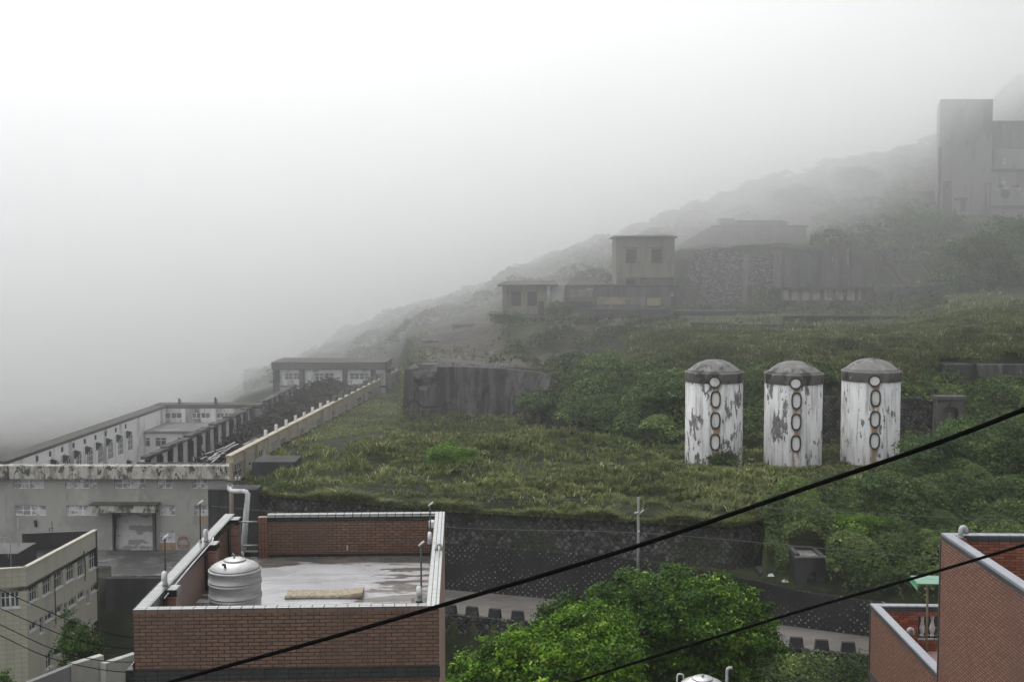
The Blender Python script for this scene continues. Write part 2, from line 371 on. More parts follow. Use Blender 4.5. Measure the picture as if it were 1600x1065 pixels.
def veg(name, c1, c2, c3, rough=.6, transl=.25):
    """leaf colours vary per leaf (tint) and in broad drifts of species"""
    n = N(name); a = n.new('ShaderNodeAttribute'); a.attribute_name = 'tint'
    c = n.mix(n.rng(a.outputs['Fac'], 0, .75), c1, c2); c = n.mix(n.rng(a.outputs['Fac'], .8, 1), c, c3)
    c = n.mix(n.rng(n.noise((.16,.16,.16), 4), .42, .62, 0, .6), c, tuple(x*.62 for x in c1))
    n.done(c, max(rough, .55), .12)
    tr = n.new('ShaderNodeBsdfTranslucent'); mx = n.new('ShaderNodeMixShader'); mx.inputs[0].default_value = transl
    n.link(c, tr.inputs['Color']); n.link(n.b.outputs[0], mx.inputs[1]); n.link(tr.outputs[0], mx.inputs[2])
    n.link(mx.outputs[0], n.n['Material Output'].inputs['Surface']); return n.m
M['grass'] = veg('silvergrass', (0.09315, 0.1211, 0.03726), (0.2407, 0.2716, 0.09004), (0.621, 0.5899, 0.3415))
M['grass_bank'] = veg('bank_grass', (0.08044, 0.1109, 0.03932), (0.2145, 0.2413, 0.09831), (0.5899, 0.5542, 0.3575))
M['shrub'] = veg('shrub_leaf', (0.04876, 0.08423, 0.0266), (0.1552, 0.2217, 0.06649), (0.4212, 0.4876, 0.1552))
M['hill'] = veg('hill_scrub_leaf', (0.0312, 0.048, 0.0216), (0.0864, 0.114, 0.048), (0.18, 0.192, 0.096))
M['leaf_bright'] = veg('bright_tree_leaf', (.030,.085,.005), (.145,.29,.016), (.42,.52,.07), .5, .14)
M['leaf_dark'] = veg('dark_tree_leaf', (.016,.052,.004), (.075,.17,.010), (.30,.44,.05), .5, .12)
M['leaf_lime'] = veg('lime_shrub_leaf', (0.081, 0.1688, 0.0216), (0.2025, 0.351, 0.054), (0.405, 0.54, 0.1215), .5, .3)
M['leaf_forest'] = veg('forest_leaf', (0.03861, 0.07722, 0.02703), (0.1158, 0.1834, 0.05792), (0.2703, 0.3475, 0.1255))
M['bark'] = layered('damp_bark', (.05,.042,.034), [((.025,.022,.019), (4,4,.8), .45, .6)], .9, (.5, 6))
def terrain_mat():
    n = N('hillside_soil'); a = n.new('ShaderNodeAttribute'); a.attribute_name = 'bare'
    gr = n.mix(n.rng(n.noise((.3,.3,.3), 5), .4, .62), (.014,.019,.009), (.038,.046,.018))
    so = n.mix(n.rng(n.noise((.5,.5,.5), 6), .4, .62), (.032,.029,.025), (.095,.08,.066))
    f = n.rng(n.math('ADD', a.outputs['Fac'], n.math('MULTIPLY', n.noise((.35,.35,.35), 5), .6)), .65, .95)
    n.bump(n.noise((1.5,1.5,1.5), 6), .6, .15)
    return n.done(n.mix(f, gr, so), .95, .2)
M['terrain'] = terrain_mat()

# ------------------------------------------------------------------ numpy noise
def vn(x, y, seed=0):
    xi, yi = np.floor(x).astype(np.int64), np.floor(y).astype(np.int64); fx, fy = x-xi, y-yi
    def h(a, b):
        k = (a*374761393 + b*668265263 + seed*1442695041) & 0x7fffffff
        k = ((k ^ (k >> 13)) * 1274126177) & 0x7fffffff
        return ((k ^ (k >> 16)) & 0xffff) / 65535.0
    fx = fx*fx*(3-2*fx); fy = fy*fy*(3-2*fy)
    return (h(xi,yi)*(1-fx)+h(xi+1,yi)*fx)*(1-fy) + (h(xi,yi+1)*(1-fx)+h(xi+1,yi+1)*fx)*fy
def fbm(x, y, o=4, seed=0):
    s = 0; a = .5
    for i in range(o): s = s + a*vn(x*2**i, y*2**i, seed+i); a *= .5
    return s

# ------------------------------------------------------------------ terrain survey
ROAD_Z = -22.5
UN = [-3000, 300, 330, 430, 700, 830, 1000, 1220, 1357, 1600, 4000]
NEAR_D = np.interp
def road_near(u): return np.interp(u, [430,700,1000,1300,1600,2200], [79.5,74.2,70.3,66.9,64,58])
def road_far(u): return np.interp(u, [430,700,830,1000,1220,1357,1600,2200], [84.3,79.7,77.9,75.3,71.8,69.5,66.5,60.5])
def edge1(u): return np.interp(u, [410,700,1000,1150,1205,1260,1400,1600], [87.4,81.6,78,76.6,79,81,83,84])
def low_top(u): return np.interp(u, [430,700,1000,1200,1250,1358,1700], [-19.2,-19.4,-19.35,-20.0,-20.3,-20.45,-20.5])
COL = {
 -3000: [(86,-23),(94,-23),(95,-22),(134,-22),(136,-23),(150,-26),(170,-30),(200,-36),(260,-46),(620,-70)],
   250: [(86,-23),(94,-23),(95,-22),(134,-22),(136,-22),(150,-23),(170,-25),(200,-27),(260,-31),(620,-60)],
   325: [(86,-23),(94,-23),(95,-22),(128,-22),(136,-21),(150,-21.5),(170,-23),(200,-25),(260,-28.5),(620,-56)],
   370: [(88,-18.5),(98,-18),(110,-17.6),(130,-17.8),(140,-18),(165,-19),(180,-20),(205,-22.5),(260,-26.5),(620,-52)],
   430: [(87,-17),(105,-17),(125,-17.2),(140,-17.3),(165,-17.6),(180,-18),(190,-19),(215,-21),(260,-23.5),(620,-48)],
   500: [(85.6,-17),(105,-17),(130,-17.2),(150,-17.4),(170,-17.6),(182,-17.8),(192,-17.8),(215,-18.5),(260,-19),(620,-44)],
   600: [(83.6,-17),(110,-17),(135,-17.2),(160,-17.6),(175,-17.6),(184,-16.5),(192,-15),(220,-13.6),(260,-13),(620,-36)],
   627: [(83.1,-17),(118,-17),(126.9,-17.1),(150,-17.4),(170,-17),(182,-14),(192,-12.5),(220,-12),(260,-11.6),(620,-33)],
   634: [(82.9,-17),(127.2,-17),(129.2,-11.4),(145,-11.2),(160,-11.1),(178,-11),(195,-11),(225,-11),(260,-11.1),(620,-32)],
   700: [(81.6,-17),(128.4,-17),(129.2,-11.2),(146,-11),(160,-10.8),(178,-10.2),(200,-9.2),(228,-8.4),(260,-8),(620,-26)],
   765: [(80.8,-17),(128.4,-17),(129.2,-11.1),(148,-11),(164,-10.2),(182,-9),(205,-7),(230,-5.3),(260,-5),(620,-20)],
   795: [(80.4,-17),(127.6,-17),(128.8,-11.1),(147,-11),(157,-7.7),(188,-6.9),(205,-5),(230,-3.6),(260,-2.8),(620,-14)],
   850: [(79.8,-17),(124.5,-17),(127.5,-11.2),(146,-11),(154,-7.6),(188,-6.8),(203,-4.6),(230,-2),(260,1),(620,-8)],
   880: [(79.4,-17),(117,-17),(124,-11.6),(146,-11),(153,-7.5),(188,-6.8),(202,-4),(230,-1),(260,2.4),(620,-4)],
   940: [(78.7,-17),(113,-17),(123,-11.2),(143,-10.5),(151,-7.5),(188,-6.7),(200,-3),(230,1),(262,4.8),(620,4)],
  1000: [(78,-17),(110,-17),(119,-12.2),(134,-10),(145,-7.6),(190,-6.7),(198,-2.2),(230,2.5),(264,7.6),(620,12)],
  1060: [(77.4,-17),(108,-17),(115.5,-12.4),(126,-9.6),(136,-7.4),(194,-6.6),(207,3.8),(237,4.4),(275,12),(620,24)],
  1150: [(76.6,-17),(108,-17),(114.5,-12.4),(124,-9.6),(135,-7.3),(194,-6.5),(207,4.0),(240,5.4),(285,18),(620,34)],
  1220: [(79,-17),(107.5,-17),(113.5,-12.2),(122,-9.6),(134,-7.3),(194,-6.5),(206,3.9),(240,6.6),(285,21),(620,42)],
  1300: [(81.5,-17),(107.5,-17),(108.2,-12.2),(120,-9.6),(134,-7.2),(195,-6.5),(207,3),(236,7.2),(290,25.4),(620,50)],
  1380: [(82.7,-17),(107.5,-17),(108.2,-12.2),(120,-9.4),(134,-7),(194,-6.2),(208,.6),(236,8.8),(295,28),(620,56)],
  1460: [(83.3,-17),(106,-17),(112,-12.6),(118,-9.7),(136,-6),(190,-4.6),(206,2),(246,9.2),(300,33),(620,62)],
  1540: [(83.7,-17),(103,-17),(115.5,-11.9),(117,-9.2),(138,-4.9),(182,-4),(202,2.6),(248,9.2),(318,44),(620,68)],
  1600: [(84,-17),(102,-17),(115.5,-11.9),(117,-9.1),(138,-4.6),(180,-3.6),(202,3),(250,10),(330,54),(620,70)],
  1900: [(84,-17),(100,-16),(112,-11),(119,-8),(138,-3),(180,0),(202,8),(250,20),(340,62),(620,70)],
  4000: [(84,-17),(100,-15),(112,-9),(119,-6),(138,0),(180,6),(202,14),(250,28),(340,62),(620,70)],
}
CU = np.array(sorted(COL)); CK = np.array([COL[u] for u in CU], dtype=float)     # cols x 10 x 2
def profile(u):
    """control points (D, z) of the ground along plan direction u"""
    k = np.stack([[np.interp(u, CU, CK[:, i, j]) for j in (0,1)] for i in range(10)])
    rn, rf = float(road_near(u)), float(road_far(u)); lt = float(low_top(u))
    wv_ = float(np.interp(u, [1000,1090], [0,1]))
    k[0][0] += .25
    right = [(4,-22),(40,-22),(55*(1-wv_)+(rn-9)*wv_,-27),(rn-1.5,-30*(1-wv_)-23.7*wv_),(rn-.5,-22.75),(rf+.85,-22.75),(rf+1.0,lt-.1),(max(rf+1.05, k[0][0]-.45 if u < 1195 else 0),lt)]
    left = [(4,-22),(40,-24),(55,-26.5),(66,-28),(68,-28.2),(80,-28.5),(84.2,-28.5),(84.6,-23.05)]
    w = float(np.interp(u, [300, 430], [0, 1]))
    near = [(a[0]*(1-w)+b[0]*w, a[1]*(1-w)+b[1]*w) for a, b in zip(left, right)]
    pts = near + [tuple(x) for x in k]
    ds = np.maximum.accumulate(np.array([p[0] for p in pts]) + np.arange(len(pts))*1e-4)
    return ds, np.array([p[1] for p in pts])
US = np.concatenate([np.linspace(-3000,-150,24)[:-1], np.arange(-150,1760,6), np.linspace(1760,4000,20)])
DS = np.concatenate([np.arange(4,60,2), np.arange(60,140,.4), np.arange(140,262,1.0), np.geomspace(262,880,36)])
ZG = np.zeros((len(US), len(DS)))
for i, u in enumerate(US):
    d, z = profile(u); ZG[i] = np.interp(DS, d, z)
XG = (US[:,None]-800)/F*DS[None,:]; YG = np.broadcast_to(DS[None,:], XG.shape)
_flat = ((DS[None,:] > np.array([road_near(u)-2 for u in US])[:,None]) & (DS[None,:] < np.array([road_far(u)+1.5 for u in US])[:,None])) | (DS[None,:] < 64) | (DS[None,:] < np.array([edge1(u)+.8 if u < 1200 else 0 for u in US])[:,None]) | ((DS[None,:] > 124) & (DS[None,:] < 131) & (US[:,None] > 625) & (US[:,None] < 860))
amp = np.interp(DS, [80,110,140,190,215,300], [.35,.6,.4,.35,2.4,5.0])[None,:] * np.where(_flat, 0, 1)
ZG = ZG + amp*(fbm(XG*.16, YG*.16, 4, 3)-.47) 
def ground(x, y):
    """bilinear terrain height"""
    x = np.atleast_1d(np.asarray(x, float)); y = np.atleast_1d(np.asarray(y, float))
    u = 800 + F*x/y
    i = np.clip(np.searchsorted(US, u)-1, 0, len(US)-2); j = np.clip(np.searchsorted(DS, y)-1, 0, len(DS)-2)
    a = np.clip((u-US[i])/(US[i+1]-US[i]), 0, 1); b = np.clip((y-DS[j])/(DS[j+1]-DS[j]), 0, 1)
    return (ZG[i,j]*(1-a)*(1-b)+ZG[i+1,j]*a*(1-b)+ZG[i,j+1]*(1-a)*b+ZG[i+1,j+1]*a*b)
def gz(x, y): return float(ground(x, y)[0])
def bare_amount(U, D):
    b = np.zeros_like(D)
    def blob(u0,u1,d0,d1,val,su=25,sd=3):
        m = 1/(1+np.exp(-(U-u0)/su*4))*1/(1+np.exp((U-u1)/su*4))*1/(1+np.exp(-(D-d0)/sd*4))*1/(1+np.exp((D-d1)/sd*4))
        return m*val
    for a in ((640,950,128,147,.75),(640,790,140,190,.7),(870,1060,150,196,.55),(1060,1480,150,196,.3),(800,1050,146,156,.5),(640,760,127,135,.5),(300,430,80,100,.3),(1380,1640,100,118,.4),(-300,420,84,140,.6)):
        b = np.maximum(b, blob(*a))
    return b
n_u, n_d = XG.shape
V = np.stack([XG, YG, ZG], -1).reshape(-1,3)
ii, jj = np.meshgrid(np.arange(n_u-1), np.arange(n_d-1), indexing='ij')
q = np.stack([ii*n_d+jj, (ii+1)*n_d+jj, (ii+1)*n_d+jj+1, ii*n_d+jj+1], -1).reshape(-1)
terr = arr_mesh('terrain', V, q, np.full((n_u-1)*(n_d-1), 4), M['terrain'], smooth=True)
at = terr.data.attributes.new('bare', 'FLOAT', 'POINT')
at.data.foreach_set('value', bare_amount(np.broadcast_to(US[:,None], XG.shape), YG).reshape(-1).astype(np.float32))
tag(terr, kind='structure')

# road and track sheets
def strip(name, mat, us, d0, d1, z, kind='structure', n=6):
    mb = MB()
    for u0, u1 in zip(us[:-1], us[1:]):
        for k in range(n):
            pts = []
            for (u, t) in ((u0,k/n),(u1,k/n),(u1,(k+1)/n),(u0,(k+1)/n)):
                D = float(d0(u))*(1-t)+float(d1(u))*t; X = (u-800)/F*D
                pts.append((X, D, z(X, D)))
            mb.add(pts, [(0,1,2,3)])
    return tag(mb.build(name, mat), kind=kind)
strip('road', M['asphalt'], list(range(430,1800,20)), lambda u: road_near(u)-.35, lambda u: road_far(u)+.25, lambda x,y: ROAD_Z)
strip('dirt_path', M['dirt'], list(range(668,945,6)), lambda u: np.interp(u,[668,760,850,945],[139,131.5,128.5,123.8]), lambda u: np.interp(u,[668,760,850,945],[149,141,136,127]), lambda x,y: gz(x,y)+.09, n=10)

# ------------------------------------------------------------------ retaining walls (ribbon along plan line)
def ribbon(name, mat, us, Dlow, zlow, Dtop, ztop, thick, label, jitter=0.0, capm=None):
    mb = MB(); nv = 5
    def pt(u, t, back=0.0):
        D = float(Dlow(u))*(1-t)+float(Dtop(u))*t + back; z = float(zlow(u))*(1-t)+float(ztop(u))*t
        if t == 1: z += jitter*(float(fbm(np.array([u*.05]), np.array([3.3]), 4, 5)[0])-.47)*2
        return ((u-800)/F*(D-back), D, z)
    for u0, u1 in zip(us[:-1], us[1:]):
        for k in range(nv):
            mb.add([pt(u0,k/nv),pt(u1,k/nv),pt(u1,(k+1)/nv),pt(u0,(k+1)/nv)], [(0,1,2,3)])
        mb.add([pt(u0,1),pt(u1,1),pt(u1,1,thick),pt(u0,1,thick)], [(0,1,2,3)])
        mb.add([pt(u0,1,thick),pt(u1,1,thick),pt(u1,0,thick),pt(u0,0,thick)], [(0,1,2,3)])
    for u, fl in ((us[0], False), (us[-1], True)):
        f = (0,1,2,3) if fl else (3,2,1,0)
        mb.add([pt(u,0),pt(u,0,thick),pt(u,1,thick),pt(u,1)], [f])
    return mb.thing(name, mat, label, 'wall')
ribbon('retaining_wall', M['dotted'], list(range(430,1700,15)), lambda u: road_far(u)+.02, lambda u: ROAD_Z-.5, lambda u: road_far(u)+.45, low_top, .5,
       'long dark wall studded with pale stones along the back of the road')
ribbon('cobble_wall', M['cobble'], list(range(400,1206,12)), lambda u: max(float(road_far(u))+.95, float(edge1(u))-1.7), lambda u: low_top(u)-.3, lambda u: float(edge1(u))-.15, lambda u: -17.15, .8,
       'dark diamond cobble wall between the studded wall and the grassy terrace', .35)
ribbon('embankment_wall', M['cobble'], list(range(430,1700,15)), lambda u: road_near(u)-1.3, lambda u: -31, lambda u: road_near(u)-.42, lambda u: ROAD_Z+.03, .4,
       'dark stone embankment wall under the near edge of the road')
ribbon('stone_wall', M['cobble'], list(range(1283,1492,8)), lambda u: 107.0, lambda u: -17.6, lambda u: 107.9, lambda u: np.interp(u,[1283,1440,1490],[-12.0,-12.1,-12.8]), .7,
       'dark stone wall in the bank behind the two right-hand silos', .3)

# ------------------------------------------------------------------ vegetation
def blades(pos, h, w, lean, nb, name, mat, spread=.25, tintb=0.0, nseg=3):
    """tufts: nb curved blades per position"""
    n = len(pos)*nb; base = np.repeat(pos, nb, 0)
    H = np.repeat(h, nb)*rng.uniform(.55,1.15,n); az = rng.uniform(0,2*np.pi,n)
    d = np.stack([np.cos(az), np.sin(az), np.zeros(n)], -1); s = np.stack([-np.sin(az), np.cos(az), np.zeros(n)], -1)
    base = base + d*rng.uniform(0,spread,n)[:,None]
    L = lean*rng.uniform(.3,1.2,n)*H; W = w*rng.uniform(.6,1.3,n)
    prev = []
    V = np.zeros((n, 2*nseg+1, 3))
    for k in range(nseg):
        t = k/nseg; c = base + d*(L*t*t)[:,None]; c[:,2] += H*(t - .28*t*t*lean)
        ww = (W*(1-.55*t)/2)[:,None]
        V[:,2*k] = c - s*ww; V[:,2*k+1] = c + s*ww
    V[:,2*nseg] = base + d*L[:,None]; V[:,2*nseg,2] += H*(1-.28*lean)
    m = 2*nseg+1; off = (np.arange(n)*m)[:,None]
    fl = []; sz = []
    for k in range(nseg-1):
        fl.append((off+np.array([[2*k,2*k+1,2*k+3,2*k+2]])))
    top = off+np.array([[2*nseg-2,2*nseg-1,2*nseg]])
    loops = np.concatenate([x for x in fl]+[top], 1).reshape(-1)
    sizes = np.tile(np.array([4]*(nseg-1)+[3]), n)
    tuft = np.repeat(np.clip(rng.normal(.42,.16,len(pos))+tintb,0,1), nb)
    tint = np.repeat(np.clip(tuft+rng.normal(0,.14,n)+(rng.random(n)<.06)*.4,0,1), nseg)
    return arr_mesh(name, V.reshape(-1,3), loops, sizes, mat, tint)
def leaves_arrays(pos, nrm, size, tint):
    n = len(pos)
    a = rng.normal(size=(n,3)); nn = nrm*1.0 + a*.65; nn /= np.linalg.norm(nn,axis=1)[:,None]
    t = rng.normal(size=(n,3)); t -= nn*(t*nn).sum(1)[:,None]; t /= np.linalg.norm(t,axis=1)[:,None]
    b = np.cross(nn, t); L = (size*rng.uniform(.6,1.3,n))[:,None]; Wd = L*rng.uniform(.4,.6,n)[:,None]
    V = np.stack([pos - t*L*.5, pos + b*Wd*.5 - t*L*.05 + nn*L*.06, pos + t*L*.5 - nn*L*.12, pos - b*Wd*.5 - t*L*.05 + nn*L*.06], 1)
    return V.reshape(-1,3), np.arange(n*4), np.full(n,4), tint
def domes(px, py, centers, radii, heights):
    z = np.zeros(len(px)); own = np.full(len(px), .5)
    for (cx,cy), r, h in zip(centers, radii, heights):
        m = np.where((np.abs(px-cx) < r) & (np.abs(py-cy) < r))[0]
        if not len(m): continue
        q = 1-((px[m]-cx)**2+(py[m]-cy)**2)/r**2
        zz = np.where(q > 0, h*np.sqrt(np.clip(q,0,1)), 0); k = zz > z[m]
        z[m[k]] = zz[k]; own[m[k]] = (cx*12.9898+cy*78.233) % 1
    return z, own
def sample(u0, u1, d0, d1, n, power=1.0):
    """random plan points in a sector of the slope, even over its area"""
    D = np.sqrt(rng.uniform(d0**2, d1**2, n)); U = rng.uniform(u0, u1, n)
    return U, D, (U-800)/F*D
def cover(name, mat, U, D, X, size, dome_n, rr, hh, thick, label_kind='stuff'):
    """bushy ground cover: leaf-sized faces over many overlapping shrub domes"""
    k = rng.integers(0, len(X), dome_n); r = rng.uniform(*rr, dome_n); h = r*rng.uniform(*hh, dome_n)
    dz, own = domes(X, D, list(zip(X[k], D[k])), r, h)
    e = .3; 
    z = ground(X, D) + dz + .13 - np.abs(rng.normal(0, 1, len(X)))*np.minimum(thick, .5*dz+.07)
    nrm = np.zeros((len(X),3)); nrm[:,2] = 1; nrm[:,1] = -.5
    tint = np.clip(.05 + .62*own + rng.normal(0,.15,len(X)) + (rng.random(len(X))<.04)*.4, 0, 1)
    sz = size*np.clip(D/130, .7, 2.2)
    V, l, s, t = leaves_arrays(np.stack([X,D,z],-1), nrm, sz, tint)
    return tag(arr_mesh(name, V, l, s, mat, t), kind=label_kind)

# plan footprints grass must keep out of: (u0,u1,d0,d1)
def keep_out(U, D, X):
    m = np.ones(len(U), bool)
    # west side of the cream factory wall
    wx = np.interp(D, [95,180], [-23.2,-17.2]); m &= ~((X < wx+.5) & (D > 93) & (D < 190))
    m &= ~((X > -21.4) & (X < -17) & (D > 92) & (D < 96.5))            # concrete box
    m &= ~((X > -24) & (X < -18.5) & (D < 90))
    for cx in (17.8, 24.8, 31.6): m &= (X-cx)**2 + (D-101)**2 > 2.65**2
    return m
# silvergrass on the terrace
U, D, X = sample(340, 1640, 76, 128, 26000)
e1 = edge1(U); k1 = np.interp(U, CU, CK[:,1,0])
m = (D > e1-.1) & (D < k1+1) & keep_out(U, D, X); U, D, X = U[m], D[m], X[m]
dens = fbm(X*.11, D*.16, 3, 9); m = rng.random(len(X)) < np.clip((dens-.30)*4.5, .25, 1); U, D, X = U[m], D[m], X[m]
kc = rng.integers(0, len(X), 1300); rc = rng.uniform(.5,1.5,1300); dz, own = domes(X, D, list(zip(X[kc], D[kc])), rc, rc*rng.uniform(.35,.8,1300))
keep = (dz > .05) | (rng.random(len(X)) < .75); X, D, dz, own = X[keep], D[keep], dz[keep], own[keep]
low_ = np.where((X > 13.5) & (X < 36) & (D > 93) & (D < 101), np.interp(D, [93,96], [1,.25]), 1.0)
hgt = np.clip(.4+1.3*(fbm(X*.22, D*.3, 3, 21)-.3), .3, 1.1)*np.clip(low_+.15, 0, 1); dz = dz*low_
tag(blades(np.stack([X,D,ground(X,D)-.05+dz*.9],-1), hgt, .12, .8, 8, 'grass', M['grass'], .3, .25*(own-.5)), kind='stuff')
U, D, X = sample(380, 634, 104, 186, 14000)
m = (D > np.interp(U,[380,634],[104,124])) & (D < 178) & keep_out(U, D, X) & (X < -11.6) & ~((U > 575) & (D > 172)); U, D, X = U[m], D[m], X[m]
tag(blades(np.stack([X,D,ground(X,D)-.03],-1), rng.uniform(.12,.45,len(X)), .13, .7, 8, 'short_grass', M['grass'], .5, .1), kind='stuff')
U, D, X = sample(440, 1640, 84, 112, 26000); m = (D > edge1(U)+1) & (D < np.interp(U, CU, CK[:,1,0])) & keep_out(U, D, X) & (fbm(X*.13+7, D*.17, 3, 77) > .57); U, D, X = U[m], D[m], X[m]
cover('field_shrubs', M['shrub'], U, D, X, .34, 90, (.6,1.5), (.5,.85), .2)
# fringe that hangs over the terrace edge
U, D, X = sample(400, 1210, 75, 90, 60000); m = np.abs(D-edge1(U)) < .45; U, D, X = U[m], D[m], X[m]
tag(blades(np.stack([X,D,np.full(len(X),-17.2)],-1), rng.uniform(.4,1.2,len(X))*np.clip(2.4*fbm(X*.5,X*0,2,4)-.2,.3,1.3), .11, 1.3, 7, 'grass_fringe', M['grass'], .4), kind='stuff')
# tall grass on the bank behind the silos and to the right
U, D, X = sample(870, 1680, 111, 150, 30000)
k2 = np.interp(U, CU, CK[:,2,0]); k4 = np.interp(U, CU, CK[:,4,0])
m = (D > k2) & (D < k4+4) & keep_out(U, D, X) & ((U > 980) | (D < k2+3)) & ~((U > 1466) & (D < 117)); U, D, X = U[m], D[m], X[m]
kc = rng.integers(0, len(X), 700); rc = rng.uniform(.6,1.9,700); dz, own = domes(X, D, list(zip(X[kc], D[kc])), rc, rc*rng.uniform(.35,.7,700))
k4 = np.interp(U, CU, CK[:,4,0])[:len(X)]; fl_ = np.clip((np.interp(800+F*X/D, CU, CK[:,4,0])+1-D)/9, .22, 1)
tag(blades(np.stack([X,D,ground(X,D)-.05+dz*.85*fl_],-1), np.clip(.5+1.5*(fbm(X*.2,D*.2,3,33)-.3),.4,1.3)*fl_, .15, .65, 7, 'tall_grass', M['grass_bank'], .4, .3*(own-.5)), kind='stuff')
U, D, X = sample(1030, 1480, 148, 193, 26000); m = (fbm(X*.12, D*.12, 3, 14) > .46) & ~((D > 138) & (D < 153.5) & (U > 1070) & (U < 1445)); U, D, X = U[m], D[m], X[m]
cover('terrace_scrub', M['hill'], U, D, X, .42, 260, (.5,1.8), (.4,.8), .2)
# sparse weeds over terraces, track sides and hill
U, D, X = sample(640, 1640, 126, 200, 9000); m = rng.random(len(X)) > bare_amount(U, D)*.9+.1; m &= fbm(X*.15,D*.15,3,8) > .42; U, D, X = U[m], D[m], X[m]
tag(blades(np.stack([X,D,ground(X,D)-.05],-1), rng.uniform(.3,1.0,len(X)), .12, .7, 8, 'weeds', M['grass_bank'], .5), kind='stuff')
# shrubs on the bank faces
U, D, X = sample(842, 1660, 103, 128, 70000)
k1 = np.interp(U, CU, CK[:,1,0]); k2 = np.interp(U, CU, CK[:,2,0])
m = (D > k1-1.2) & (D < k2+4) & keep_out(U, D, X) & ~((U > 1283) & (U < 1470) & (D < 108.4)) & ~((U > 1462) & (D > 114.2)) & ~((U > 1448) & (U < 1508) & (D > 104.5) & (D < 109)); U, D, X = U[m], D[m], X[m]
cover('bank_shrubs', M['shrub'], U, D, X, .42, 420, (.8,2.4), (.6,1.05), .25)
# overgrown slope right of the cobble wall
U, D, X = sample(1186, 1640, 68, 101, 130000)
m = (D > np.where(U < 1200, edge1(U)-1.5, road_far(U)+1.0)) & (D < np.where(U < 1320, edge1(U)+.6, edge1(U)+ (U-1320)*.07)); U, D, X = U[m], D[m], X[m]
m = ~((U > 1238) & (U < 1297) & (D < 75.2)) & ~((U > 1184) & (U < 1216) & (D < 74.3)); U, D, X = U[m], D[m], X[m]
cover('slope_undergrowth', M['shrub'], U, D, X, .36, 380, (.6,2.3), (.7,1.15), .22)
# undergrowth below the road
U, D, X = sample(690, 1440, 52, 74, 90000); m = (D < road_near(U)-1.2) ; U, D, X = U[m], D[m], X[m]
m = rng.random(len(U)) < np.clip((U-1080)/120, .25, 1); U, D, X = U[m], D[m], X[m]
zb = ground(X, D)
cover('valley_undergrowth', M['shrub'], U, D, X, .32, 420, (.6,1.8), (.6,1.0), .3)
# hill scrub behind the ruins
U, D, X = sample(380, 1720, 190, 345, 120000)
k6 = np.interp(U, CU, CK[:,6,0]); k8 = np.interp(U, CU, CK[:,8,0])
m = (D > k6-1) & (D < k8+12) & ~((U > 1050) & (U < 1265) & (D < 242) & (D > 205)) & ~((U > 1450) & (D > 243) & (D < 268)); U, D, X = U[m], D[m], X[m]
cover('hill_scrub', M['hill'], U, D, X, .62, 1500, (1.2,4.2), (.4,.8), .35)
# cliff and edge cover in front of terrace two
U, D, X = sample(640, 1060, 126.5, 158, 26000); m = (D > 128) & (((D > 144) & (U > 790)) | ((np.abs(U-800) < 45) & (D < 133)) | ((D < 131) & (U > 860))); m &= fbm(X*.3, D*.3, 3, 4) > .45; U, D, X = U[m], D[m], X[m]
cover('cliff_scrub', M['hill'], U, D, X, .42, 200, (.6,1.6), (.4,.7), .2)
# terrace edge scrub of the dark block below the pole
U, D, X = sample(330, 470, 84, 92, 6000); m = D > np.interp(U,[330,400,410],[86,87.2,87.2]); U, D, X = U[m], D[m], X[m]
cover('edge_scrub', M['shrub'], U, D, X, .3, 60, (.5,1.1), (.5,.8), .2)

def make_tree(name, label, cat, base, blobs, n, size, mat, trunks, group=None, clus=.35, seed=0):
    """crown of leaf clumps on limbs; blobs = (dx,dy,dz,rx,rz); trunks = list of point lists with radii"""
    r = np.random.default_rng(seed+5)
    root = empty(name, base, 0, label, cat, group)
    V = []; Tn = []; W = np.array([b[3]*b[3]*b[4] for b in blobs]); W = W/W.sum()
    pts = []; nr = []; tn = []
    for b, w in zip(blobs, W):
        k = 62; nc = max(8, int(n*w/k))
        d = r.normal(size=(nc,3)); d /= np.linalg.norm(d,axis=1)[:,None]; d[:,2] = np.where(d[:,2] < -.35, -d[:,2]*.6, d[:,2])
        rad = r.uniform(.55,1.0,nc)**.55 * (1+.42*(vn(d[:,0]*2.3+9, d[:,1]*2.3+d[:,2]*2.1+9, seed)-.5)*2)
        c = np.array(b[:3]) + d*np.array([b[3],b[3],b[4]])*rad[:,None]
        for q in range(nc):
            off = r.normal(size=(k,3))*np.array([1,1,.5])*clus*r.uniform(.55,1.15)
            pts.append(c[q]+off); up = d[q]*.6+np.array([0,0,.8]); nr.append(np.tile(up,(k,1)))
            tn.append(np.clip(r.normal(.40,.24)+r.normal(0,.12,k)+off[:,2]/clus*.13, 0, 1))
    pts = np.concatenate(pts); nr = np.concatenate(nr); tn = np.concatenate(tn)
    a = leaves_arrays(pts, nr, np.full(len(pts), size), tn)
    arr_mesh('crown', *a[:3], mat, a[3], root)
    mb = MB()
    for tr, r0, r1 in trunks: mb.tube(tr, r0, 8, r1)
    mb.build('trunk', M['bark'], root, True)
    return root
def limbs(h, blobs, r0):
    out = [([(0,0,-.6),(.05,.03,h*.3),(.0,.1,h*.55)], r0, r0*.7)]
    for b in blobs:
        out.append(([(0,.1,h*.5),(b[0]*.45,b[1]*.45,h*.5+(b[2]-h*.5)*.5),(b[0]*.85,b[1]*.85,b[2])], r0*.55, r0*.12))
    return out
